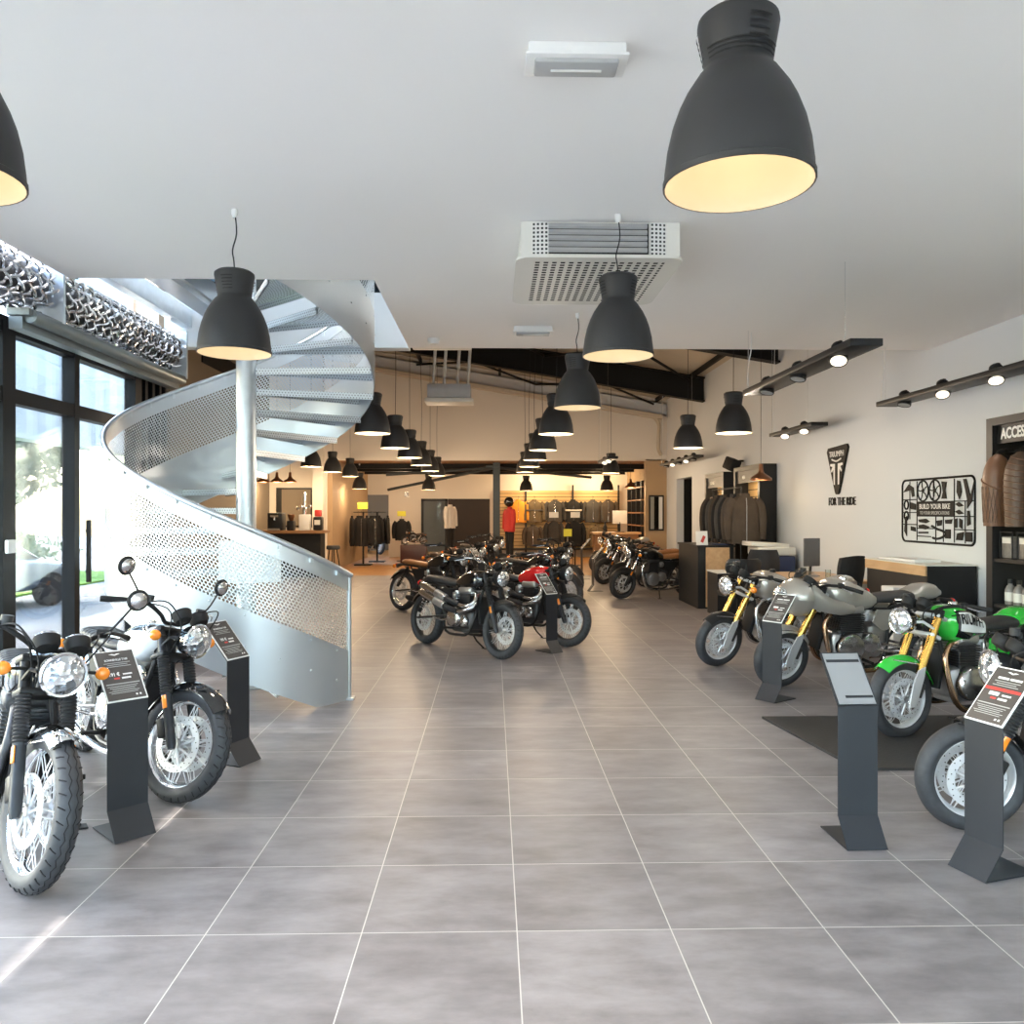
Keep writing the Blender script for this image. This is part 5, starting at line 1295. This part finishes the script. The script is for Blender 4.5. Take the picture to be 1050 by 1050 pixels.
# leather pieces on the accessories shelf: seen from the side
def leather(y, label, mat, quilt):
    t = empty('leather_jacket', label, 'jacket', (4.50, y, 2.14), 0, None)
    b = MB(); rings = []
    tab = [(0, .02, .025), (.06, .07, .06), (.2, .105, .09), (.4, .115, .105), (.7, .105, .10), (1, .095, .085)]
    for k in range(17):
        v = k/16; dx, dy = interp(tab, v)
        rings.append([(dx*sgnpow(math.cos(2*PI*j/28), .85), dy*sgnpow(math.sin(2*PI*j/28), .85)+.03*v, -.64*v) for j in range(28)])
    b.loft(rings); bd = b.build('body', mat, t)
    b = MB()
    if quilt == 'lower':
        for k in range(9):
            for sg in (1, -1):
                pts = []
                for q in range(9):
                    v = .45+.5*q/8; dx, dy = interp(tab, v); a = PI+sg*(-1.3+.33*k+.5*(q/8-.5)); pts.append((dx*1.0*sgnpow(math.cos(a), .85), dy*sgnpow(math.sin(a), .85)+.03*v, -.64*v))
                b.tube(pts, .003, 5)
        b.build('quilting', 'darkleather', bd)
        b = MB(); pts = []
        for q in range(15):
            a = PI-1.5+3.0*q/14; v = .40+.10*math.sin((q/14-.5)*2.6); dx, dy = interp(tab, v); pts.append((dx*1.02*sgnpow(math.cos(a), .85), dy*1.02*sgnpow(math.sin(a), .85)+.03*v, -.64*v))
        b.tube(pts, .008, 6); b.build('seam', 'leather', bd)
    else:
        for k in range(12):
            pts = []
            for q in range(9):
                v = .02+.08*k+.10*q/8
                if v > .98: break
                dx, dy = interp(tab, v); a = PI-1.5+3.*q/8; pts.append((dx*1.01*sgnpow(math.cos(a), .85), dy*1.01*sgnpow(math.sin(a), .85)+.03*v, -.64*v))
            if len(pts) > 2: b.tube(pts, .0045, 5)
        b.build('quilting', 'leather', bd)
    b = MB(); b.tube([(0, 0, -.02), (0, 0, .03), (.08, .0, .045), (.16, 0, .03)], .008, 6, smooth=3); b.build('hanger', 'black', t)
leather(7.15, 'brown leather jacket with quilted lower half hanging at the end of the accessories shelf', 'leather', 'lower')
leather(6.84, 'dark brown jacket with diagonal quilting hanging in the accessories shelf', 'darkleather', 'diag')
leather(6.52, 'dark brown jacket hanging third from the end in the accessories shelf', 'darkleather', 'diag')
PACK = {}
def pack(y, z, label, kind, grp):
    if kind in PACK: return copy_tree(PACK[kind], (4.66, y, z), None, label, grp)
    t = empty('packaged_part' if kind != 'bottle' else 'care_bottle', label, 'package' if kind != 'bottle' else 'bottle', (4.66, y, z), 0, grp); PACK[kind] = t
    if kind == 'box':
        b = MB(); b.box((0, 0, .10), (.13, .15, .20), None, .006); b.build('pack', 'pack', t)
        b = MB(); b.box((-.066, 0, .165), (.006, .12, .05)); b.build('pack_label', 'offwhite', t, smooth=False)
        b = MB()
        for yy in (-.085, .085):
            for xx in (-.07, .07): b.cyl((xx, yy, 0), (xx, yy, .24), .006, n=6)
        for z_ in (.005, .24): b.tube([(-.07, -.085, z_), (.07, -.085, z_), (.07, .085, z_), (-.07, .085, z_)], .006, 6, closed=True)
        b.build('wire_stand', 'black', t)
    else:
        b = MB(); b.lathe([(.001, 0), (.042, 0), (.045, .02), (.045, .13), (.03, .165), (.018, .175), (.018, .19)], None, 18); b.build('bottle', 'pack', t)
        b = MB(); b.lathe([(.020, .188), (.021, .225), (.001, .226)], None, 14); b.build('cap', 'black', t)
        b = MB(); b.lathe([(.0455, .03), (.0455, .11)], None, 18); b.build('bottle_label', 'offwhite', t)
for i, y in enumerate((7.17, 6.93, 6.69, 6.45)): pack(y, 1.206, f'packaged part in a black wire stand on the upper shelf, {ordinal(i)} from the end panel', 'box', 'packaged parts on the upper shelf')
for i, y in enumerate((7.22, 7.10, 6.98, 6.86, 6.74, 6.62)): pack(y, .796, f'care bottle on the middle shelf of the accessories unit, {ordinal(i)} from the end panel', 'bottle', 'care bottles on the middle shelf')
# ---- wall badge, slogan, poster
t = empty('wall_badge', 'black tapering wall badge with white emblem above the wall slogan', 'wall badge', (XR, 11.41, 2.2))
X0_ = Matrix.Translation((-XR, -11.41, -2.2))
b = MB(X0_ @ WX(11.41, 2.21, XR-.002)); 
o = [(-.34, .28), (-.30, .335), (0, .30+.045), (.31, .36), (.35, .31), (.06, -.31), (.02, -.335), (-.03, -.335), (-.06, -.31)]
b.prism(o, .03); part(b, 'plate', 'ink', t, angle=20)
b = MB(X0_ @ WX(11.41, 2.21, XR-.034)); b.text('TRIUMPH', .115, Matrix.Translation((.0, .235, 0)), .003, 1.02, bold=0)
b.tube([(-.15, .165, 0), (0, .135, 0), (.15, .165, 0)], .012, 6, smooth=4)
for sg in (1, -1):     # two mirrored hooked bars in the middle of the shield
    b.prism([(sg*.05, .10), (sg*.20, .105), (sg*.21, .075), (sg*.13, .06), (sg*.18, .0), (sg*.155, -.02), (sg*.10, .03), (sg*.09, -.19), (sg*.05, -.20)], .004)
part(b, 'emblem', 'paper', t, smooth=False)
b = MB(WX(11.30, 1.77, XR-.001)); b.text('FOR THE RIDE', .165, Matrix.Identity(4), .012, .84, bold=0); tag(b.build('wall_lettering', 'ink', smooth=False), 'black slogan lettering on the white wall below the badge', 'lettering')
t = empty('wall_poster', 'black wall cut-out of motorcycle parts on a sprue frame with lettered centre plate', 'wall art', (XR, 8.88, 1.64))
X0_ = Matrix.Translation((-XR, -8.88, -1.64)); XW = X0_ @ WX(8.88, 1.64, XR-.004)
b = MB(XW); out_ = rr(0, 0, 1.46, .715, .07, 5); b.tube([(x, y, 0) for x, y in out_], .013, 6, closed=True); part(b, 'sprue_frame', 'ink', t)
b = MB(XW)
for x0, y0, x1, y1 in ((-.40, -.34, -.40, .34), (-.56, -.1, -.56, .34), (.36, -.34, .36, .34), (.56, -.34, .56, .10), (-.72, .13, -.40, .13), (-.72, -.02, -.4, -.02), (-.72, -.16, -.40, -.16), (-.40, -.06, .36, -.06), (-.40, .10, .36, .10), (.36, .10, .72, .10), (.36, -.06, .72, -.06), (.36, -.2, .72, -.2), (-.4, -.2, -.05, -.2), (-.4, -.29, -.1, -.29), (.0, -.345, .0, -.06), (.15, -.06, .15, -.34), (-.05, .34, -.05, .1)):
    b.cyl((x0, y0, 0), (x1, y1, 0), .0065, n=6)
part(b, 'sprue_bar', 'ink', t)
for cx in (-.27, -.02):
    b = MB(XW); b.tube([(cx+.115*math.cos(2*PI*k/32), .225+.115*math.sin(2*PI*k/32), 0) for k in range(32)], .010, 6, closed=True); b.lathe([(.001, -.004), (.022, -.004), (.022, .006), (.001, .006)], Matrix.Translation((cx, .225, 0)), 14)
    for k in range(5): a = 2*PI*k/5+.3; b.tube([(cx+.02*math.cos(a), .225+.02*math.sin(a), 0), (cx+.06*math.cos(a+.35), .225+.06*math.sin(a+.35), 0), (cx+.11*math.cos(a+.2), .225+.11*math.sin(a+.2), 0)], .007, 5)
    part(b, 'wheel_cutout', 'ink', t)
SH = [[(.12, .32), (.22, .31), (.19, .22), (.22, .13), (.12, .13), (.15, .2)], [(.42, .32), (.47, .31), (.50, .2), (.46, .12), (.41, .2)], [(.53, .33), (.58, .33), (.66, .15), (.72, .3), (.69, .1), (.6, .02), (.6, .12)], [(.6, .0), (.64, .0), (.66, -.14), (.6, -.16)], [(.58, -.22), (.69, -.22), (.69, -.32), (.58, -.32)], [(-.70, .22), (-.58, .31), (-.47, .27), (-.45, .17), (-.50, .16), (-.53, .24)], [(-.54, .1), (-.42, .08), (-.42, .01), (-.53, .02)], [(.38, .07), (.45, .09), (.54, .05), (.45, .04)], [(.38, -.01), (.45, .01), (.54, -.03), (.45, -.04)], [(.38, -.09), (.42, -.08), (.42, -.18), (.38, -.18)], [(.46, -.08), (.52, -.1), (.51, -.19), (.46, -.17)],
      [(-.36, -.10), (-.2, -.09), (-.12, -.12), (-.2, -.14), (-.34, -.13)], [(-.36, -.165), (-.25, -.155), (-.12, -.18), (-.2, -.21), (-.34, -.2)], [(-.53, -.18), (-.43, -.19), (-.42, -.24), (-.53, -.23)], [(-.66, -.08), (-.62, -.06), (-.62, -.30), (-.68, -.24)], [(.42, -.24), (.54, -.22), (.52, -.31), (.40, -.31)], [(.02, -.11), (.13, -.10), (.12, -.16), (.04, -.17)], [(.19, -.1), (.33, -.09), (.31, -.14), (.2, -.14)], [(-.36, -.24), (-.15, -.235), (-.15, -.255), (-.36, -.26)]]
for s_ in SH: b = MB(XW); b.prism(s_, .008); part(b, 'part_cutout', 'ink', t, smooth=False)
b = MB(XW); b.tube([(-.08, -.17, 0), (.02, -.2, 0), (.13, -.22, 0), (.20, -.25, 0), (.13, -.29, 0), (.02, -.31, 0), (-.06, -.3, 0)], .014, 6, smooth=4); b.box((.24, -.25, 0), (.10, .10, .012)); part(b, 'fork_cutout', 'ink', t)
for cx, cy in ((-.64, .20-.13), (-.64, -.08+.02)):
    b = MB(XW); b.tube([(cx+.045*math.cos(2*PI*k/20), cy+.05*math.sin(2*PI*k/20), 0) for k in range(20)], .011, 6, closed=True); part(b, 'disc_cutout', 'ink', t)
b = MB(XW); b.box((-.02, .02, .0), (.76, .15, .014)); pl = part(b, 'centre_plate', 'ink', t, smooth=False)
b = MB(XW @ Matrix.Translation((-.02, .045, .008))); b.text('BUILD YOUR BIKE', .080, Matrix.Identity(4), .002, .98); part(b, 'plate_lettering', 'paper', pl, smooth=False)
b = MB(XW @ Matrix.Translation((-.02, -.026, .008))); b.text('TO YOUR SPECIFICATIONS', .052, Matrix.Identity(4), .002, .95); part(b, 'plate_lettering', 'louvre', pl, smooth=False)
# ---- clothing units on the right wall
def unit(y0, y1, z, label, hdr):
    t = empty('clothing_unit', label, 'wall unit', (4.74, (y0+y1)/2, 0)); ln = y1-y0
    for s_ in (-1, 1): b = MB(); b.box((0, s_*(ln/2-.05), z/2), (.30, .10, z)); part(b, 'side_panel', 'black', t, smooth=False)
    b = MB(); b.box((0, 0, z-.04), (.30, ln-.2, .08)); part(b, 'top_panel', 'black', t, smooth=False)
    b = MB(); b.box((-.10, 0, z-.19), (.04, ln-.2, .22)); h_ = part(b, 'header_board', 'black', t, smooth=False)
    b = MB(Matrix.Translation((-4.74, -(y0+y1)/2, 0)) @ WX(y1-.35*ln, z-.2, 4.618)); b.text(hdr, .09, Matrix.Identity(4), .002, .9); part(b, 'header_lettering', 'paper', h_, smooth=False)
    b = MB(); b.box((.12, 0, z/2-.1), (.04, ln-.2, z-.3)); bp = part(b, 'slat_panel', 'slat', t, smooth=False)
    b = MB()
    for k in range(14): b.box((.098, 0, .35+.13*k), (.008, ln-.2, .014))
    part(b, 'slat_groove', 'darkgap', bp, smooth=False)
    b = MB(); b.box((0, 0, .06), (.30, ln-.2, .12)); part(b, 'plinth', 'black', t, smooth=False)
    light('POINT', 'unit_light', (4.5, (y0+y1)/2, z-.4), 4, (1, .75, .45), shadow_soft_size=.1)
unit(13.9, 15.4, 2.46, 'black framed clothing unit with lit slat back behind the copier', 'MEN')
unit(16.1, 17.5, 2.43, 'smaller looking black framed unit with gloves, between the doorway and the coats', 'GLOVES')
for i in range(3):
    for j in range(3):
        b = MB(); y = 16.45+.36*j; z = 1.85-.38*i
        b.box((4.66, y, z), (.07, .15, .2), None, .03); 
        for k in range(4): b.tube([(4.66, y-.055+.037*k, z-.08), (4.65, y-.06+.04*k, z-.2)], [.02, .012], 8)
        tag(b.build('riding_glove', 'fabric_brown' if (i+j) % 2 else 'darkleather'), f'riding glove on the slat unit beside the doorway, {["top", "middle", "bottom"][i]} row, {ordinal(j)} from the near end', 'glove', 'gloves on the slat unit')
t = empty('clothes_rail', 'black clothes rail of brown and dark garments before the right wall', 'clothes rail', (4.15, 14.35, 0))
for y in (-.85, .85):
    b = MB(); b.cyl((0, y, .03), (0, y, 2.05), .016, n=8); part(b, 'upright', 'black', t)
    b = MB(); b.box((0, y, .025), (.45, .05, .03)); part(b, 'foot', 'black', t, smooth=False)
b = MB(); b.cyl((0, -.9, 2.04), (0, .9, 2.04), .016, n=10); part(b, 'rail', 'black', t)
gm = ['fabric_brown', 'fabric_dark', 'fabric_grey', 'fabric_brown', 'fabric_dark', 'fabric_grey', 'fabric_dark', 'fabric_brown', 'fabric_brown']
wd = {'fabric_brown': 'brown', 'fabric_grey': 'grey', 'fabric_dark': 'black'}
for i, m_ in enumerate(gm): jacket(4.2, 15.05-.20*i, 1.88, 8, f'{wd[m_]} jacket on the clothes rail, {ordinal(len(gm)-1-i)} from the copier end', m_, 'garments on the clothes rail', sc=(1.0, .56, 1.15))
b = MB(); b.box((4.66, 15.75, 2.55), (.22, .3, .24), (.3, .25, .3), .03); t = tag(b.build('loudspeaker', 'blackmatt'), 'small tilted black loudspeaker fixed high between the clothing units', 'loudspeaker')
b = MB(); b.tube([(4.75, 15.75, 2.6), (4.82, 15.75, 2.62), (4.89, 15.75, 2.62)], .02, 8); b.build('bracket', 'black', t)
# ---- shop counter and slat wall at the back
t = empty('shop_counter', 'wooden topped shop counter before the jacket wall on the right', 'counter', (3.72, 24.6, 0))
b = MB(); b.box((0, 0, .48), (1.3, .6, .96)); part(b, 'body', 'walnut', t, smooth=False); b = MB(); b.box((0, 0, .99), (1.45, .75, .06)); part(b, 'worktop', 'oak', t, smooth=False)
t = empty('till_monitor', 'white till screen standing on the shop counter', 'monitor', (3.85, 24.55, 1.02), R(10)); b = MB(); b.box((0, 0, .45), (.46, .04, .40), None, .01); part(b, 'screen', 'white', t); b = MB(); b.cyl((0, 0, .01), (0, 0, .3), .025, n=8); b.box((0, 0, .008), (.24, .18, .016)); part(b, 'stand', 'black', t)
t = empty('card_terminal', 'dark bottle shaped dispenser on the shop counter left of the till screen', 'dispenser', (3.4, 24.5, 1.02)); b = MB(); b.lathe([(.001, 0), (.06, 0), (.065, .16), (.03, .22), (.025, .30), (.001, .31)], None, 16); part(b, 'bottle', 'black', t); b = MB(); b.box((.03, 0, .30), (.09, .03, .03)); part(b, 'pump', 'black', t, smooth=False)
t = empty('slat_wall', 'long beige slat wall hung with jackets at the far end of the shop', 'slat wall', (2.35, 29.42, 0))
b = MB(); b.box((0, 0, 1.35), (4.5, .10, 2.1)); p_ = part(b, 'panel', 'slat', t, smooth=False)
b = MB()
for k in range(16): b.box((0, -.053, .42+.125*k), (4.5, .006, .016))
part(b, 'slat_groove', 'darkgap', p_, smooth=False)
for x in (-1.15, .55, 2.2): b = MB(); b.box((x, -.09, 1.3), (.06, .06, 2.6)); part(b, 'upright', 'black', t, smooth=False)
b = MB(); b.box((0, -.15, .30), (4.5, .5, .06)); part(b, 'base_shelf', 'black', t, smooth=False)
rows = [(.93, 'fabric_orange', 'orange jacket on the far slat wall beside the steel post', None), (1.5, 'fabric_olive', 'beige striped jacket on the far slat wall, next to the orange one', 'fabric_grey'), (2.24, 'fabric_grey', 'grey jacket on the far slat wall, third in the upper row', None), (2.9, 'fabric_dark', 'black jacket with pale chest stripe on the far slat wall', 'fabric_white'), (3.6, 'fabric_grey', 'dark grey jacket on the far slat wall, right of the chest striped one', None), (4.15, 'fabric_brown', 'brown jacket on the far slat wall near its right end', None)]
for x, m_, lab, sp_ in rows: jacket(x, 29.18, 2.02, 0, lab, m_, 'jackets on the far slat wall', stripe=sp_, sc=1.12)
for x, m_, lab in ((1.45, 'fabric_brown', 'brown jacket in the lower row of the far slat wall, left'), (3.75, 'fabric_olive', 'olive jacket in the lower row of the far slat wall, right'), (2.95, 'fabric_dark', 'black jacket in the lower row of the far slat wall, between two others')):
    jacket(x, 29.15, 1.12, 0, lab, m_, 'jackets on the far slat wall', sc=1.05)
def torso(x, y, z, rz, label, mat, legs=None, head=None, tagm=None, group=None):
    t = empty('clothing_mannequin', label, 'mannequin', (x, y, 0), R(rz), group)
    b = MB(); b.lathe([(.001, .02), (.17, .02), (.17, 0)], None, 20); b.cyl((0, 0, .02), (0, 0, z-.6), .02, n=8); part(b, 'stand', 'black', t)
    P = jacket_meshes(.22, .12, .66, .6, 5)
    for k_, bb in (('torso', P['body']), ('collar', P['collar'])): bb.M = Matrix.Identity(4); o_ = bb.build(k_, mat, t); o_.location = (0, 0, z)
    for s_ in P['sleeves']: o_ = s_.build('sleeve', mat, t); o_.location = (0, 0, z)
    if legs:
        for sd in (1, -1): b = MB(); b.tube([(sd*.09, 0, z-.60), (sd*.10, 0, z-1.0), (sd*.10, .01, .06)], [.10, .075, .055], 12); part(b, 'trouser_leg', legs, t)
    if head:
        b = MB(); b.sphere((0, -.02, z+.20), (.125, .15, .15), 18, 12); hd_ = part(b, 'helmet', head, t); b = MB(); b.sphere((0, -.06, z+.19), (.10, .13, .07), 16, 8); part(b, 'visor', 'gauge', hd_)
    if tagm:
        b = MB(); b.box((0, -.05, z+.22), (.28, .01, .17)); part(b, 'price_card', tagm, t, smooth=False); b = MB(); b.cyl((0, -.04, z), (0, -.04, z+.22), .006, n=6); part(b, 'card_rod', 'black', t)
    return t
torso(-1.28, 24.6, 1.80, 60, 'mannequin in a white jacket left of the steel post', 'fabric_white', 'fabric_dark')
torso(.50, 23.75, 1.72, -62, 'mannequin in a red riding jacket and black helmet beside the steel post', 'fabric_red', 'fabric_dark', 'gloss_black')
torso(1.85, 24.6, 1.32, 0, 'mannequin in a grey brown jacket with a white price card, left of the yellow tag', 'fabric_grey', tagm='paper', group='carded jacket stands')
torso(2.5, 24.6, 1.32, 0, 'mannequin in a black jacket with a white price card, right of the yellow tag', 'fabric_dark', tagm='paper', group='carded jacket stands')
torso(-3.0, 27.0, 1.35, 0, 'mannequin in a dark jacket with a yellow card before the dark mural', 'fabric_dark', tagm='yellow')
t = empty('tag_stand', 'slim pole stand with a yellow tag between the carded jackets', 'sign stand', (2.2, 23.8, 0)); b = MB(); b.box((0, 0, .02), (.4, .3, .04)); part(b, 'base', 'black', t, smooth=False); b = MB(); b.cyl((0, 0, .04), (0, 0, 1.1), .02, n=8); part(b, 'pole', 'satin_chrome', t); b = MB(); b.box((0, -.02, 1.02), (.24, .012, .22)); part(b, 'tag', 'yellow', t, smooth=False)
b = MB(); b.box((-.03, 29.44, 1.25), (3.1, .03, 1.7)); b = MB(); b.box((-.85, 29.46, 1.15), (1.5, .05, 1.9)); tag(b.build('wall_mural', 'mural', smooth=False), 'dark mural panel on the far wall beside the glass door', 'mural')
b = MB(); b.box((-3.1, 29.47, 2.26), (.14, .04, .16)); tag(b.build('exit_sign', 'signgrey', smooth=False), 'small grey sign box high on the far wall left of the glass door', 'sign')
t = empty('framed_mirror', 'dark framed mirror on the brown wall end beside the dark doorway', 'mirror', (4.6, 22.78, 1.6)); b = MB(); b.box((0, -.01, 0), (.42, .04, 1.0)); part(b, 'frame', 'black', t, smooth=False); b = MB(); b.box((0, -.034, 0), (.34, .006, .9)); part(b, 'mirror_glass', 'mirror', t, smooth=False)
t = empty('wall_shelf', 'dark shelving with wooden boards on the far right side wall', 'shelf', (4.72, 26.2, 0))
for z in (1.2, 1.6, 2.0, 2.4): b = MB(); b.box((0, 0, z), (.32, 2.6, .04)); part(b, 'shelf_board', 'walnut', t, smooth=False)
for y in (-1.25, -.4, .45, 1.25): b = MB(); b.box((0, y, 1.3), (.32, .06, 2.6)); part(b, 'upright', 'black', t, smooth=False)
# coats on the left
def coatrack(x, y, label, n, mats, tagm):
    t = empty('coat_stand', label, 'clothes stand', (x, y, 0)); b = MB(); b.box((0, 0, .02), (.5, .4, .04)); b.cyl((0, 0, .04), (0, 0, 1.62), .03, n=10); part(b, 'pole', 'black', t)
    b = MB(); b.tube([(.30*math.cos(2*PI*k/20), .30*math.sin(2*PI*k/20), 1.62) for k in range(20)], .012, 6, closed=True)
    for k in range(4): b.cyl((0, 0, 1.62), (.3*math.cos(k*PI/2), .3*math.sin(k*PI/2), 1.62), .01, n=6)
    part(b, 'ring', 'black', t)
    if tagm: b = MB(); b.box((0, -.1, 1.82), (.30, .012, .2)); c_ = part(b, 'tag', tagm, t, smooth=False); b = MB(); b.cyl((0, -.09, 1.62), (0, -.09, 1.8), .006, n=6); part(b, 'tag_rod', 'black', t)
    for i in range(n):
        a = 2*PI*i/n-PI/2
        jacket(x+.34*math.cos(a), y+.34*math.sin(a), 1.45, math.degrees(a)+90, f'black coat on the round stand {"with the yellow tag" if tagm else "without a tag"}, {ordinal(i)} counted from the shop side', mats[i % len(mats)], 'coats on the round stands', 'coat', sc=(.75, .6, 1.25))
coatrack(-3.95, 25.0, 'round coat stand of black coats with a yellow tag by the brown wall', 5, ['fabric_dark'], 'yellow')
coatrack(-3.75, 26.6, 'second round stand of black coats behind the tagged one', 4, ['fabric_dark'], None)
# ---- coffee bar
t = empty('coffee_bar', 'dark coffee bar with a wooden top beyond the staircase', 'bar', (-5.17, 20.6, 0))
b = MB(); b.box((0, 0, .55), (1.8, .55, 1.10)); part(b, 'front', 'blackmatt', t, smooth=False); b = MB(); b.box((0, 0, 1.13), (2.0, .75, .07)); part(b, 'bar_top', 'walnut', t, smooth=False)
t = empty('coffee_machine', 'black coffee machine at the stair end of the coffee bar', 'coffee machine', (-5.42, 20.6, 1.165)); b = MB(); b.box((0, 0, .22), (.36, .4, .44), None, .02); part(b, 'body', 'black', t)
b = MB(); b.box((0, -.22, .36), (.2, .06, .05)); b.cyl((0, -.22, .34), (0, -.22, .26), .02, n=8); part(b, 'brew_head', 'satin_chrome', t)
b = MB(); b.box((0, -.26, .03), (.3, .12, .05)); part(b, 'drip_tray', 'satin_chrome', t, smooth=False)
t = empty('coffee_grinder', 'small dark grinder beside the coffee machine', 'grinder', (-5.06, 20.6, 1.165)); b = MB(); b.box((0, 0, .12), (.18, .22, .24), None, .02); part(b, 'body', 'black', t); b = MB(); b.lathe([(.05, .24), (.09, .36), (.09, .40), (.001, .41)], None, 16); part(b, 'hopper', 'copperlamp', t)
t = empty('drink_tower', 'tall clear drinks tower with white base on the coffee bar', 'drinks dispenser', (-4.70, 20.55, 1.165)); b = MB(); b.box((0, 0, .2), (.26, .24, .40), None, .02); part(b, 'base', 'white', t)
b = MB(); b.cyl((-.02, 0, .4), (-.02, 0, .95), .05, n=14); part(b, 'column', 'satin_chrome', t)
for k in range(4): b = MB(); b.sphere((-.17+.1*k, -.04, .55+.05*(k % 2)), .05, 12, 8); part(b, 'glass_ball', 'satin_chrome', t)
t = empty('espresso_maker', 'black espresso maker with red top at the end of the coffee bar', 'coffee machine', (-4.38, 20.6, 1.165)); b = MB(); b.box((0, 0, .17), (.22, .26, .34), None, .03); part(b, 'body', 'black', t); b = MB(); b.box((0, 0, .43), (.16, .2, .17), None, .03); part(b, 'bean_hopper', 'signred', t); b = MB(); b.box((0, -.135, .2), (.14, .01, .12)); part(b, 'front_plate', 'offwhite', t, smooth=False)
t = empty('bar_stool', 'black round bar stool at the end of the coffee bar', 'stool', (-3.93, 20.2, 0)); b = MB(); b.lathe([(.001, .80), (.15, .80), (.17, .77), (.17, .72), (.14, .70), (.001, .70)], None, 20); part(b, 'seat', 'seat', t)
for k in range(4): a = k*PI/2+.4; b = MB(); b.tube([(.09*math.cos(a), .09*math.sin(a), .7), (.2*math.cos(a), .2*math.sin(a), .005)], .013, 8); part(b, 'leg', 'black', t)
t = empty('bar_mirror', 'dark framed mirror on the cream wall behind the coffee bar', 'mirror', (-5.45, 22.78, 1.75)); b = MB(); b.box((0, -.01, 0), (1.1, .04, 1.1)); part(b, 'frame', 'black', t, smooth=False); b = MB(); b.box((0, -.034, 0), (.8, .006, 1.0)); part(b, 'mirror_glass', 'taupe', t, smooth=False)
# white sheet inside the stair balustrade
b = MB()
def shf(off): return lambda u, v: (SX+(SR-.03-off)*math.cos(R(A0-(33+24*u))), SY+(SR-.03-off)*math.sin(R(A0-(33+24*u))), 1.06+.34*v)
b.grid(shf(0), 12, 1); b.grid(shf(.003), 12, 1); o_ = tag(b.build('notice_sheet', 'paper'), 'white notice sheet hung inside the perforated stair balustrade', 'notice')
# small twisted cord hook on the ceiling
light('POINT', 'slat_wall_light', (1.5, 28.5, 2.7), 50, (1, .74, .42), shadow_soft_size=.3); light('POINT', 'slat_wall_light', (3.6, 28.5, 2.7), 50, (1, .74, .42), shadow_soft_size=.3); light('POINT', 'door_light', (-3., 27.5, 2.6), 22, (1, .76, .48), shadow_soft_size=.3); light('POINT', 'far_room_light', (-4.5, 32, 2.7), 40, (1, .95, .88), shadow_soft_size=.3)
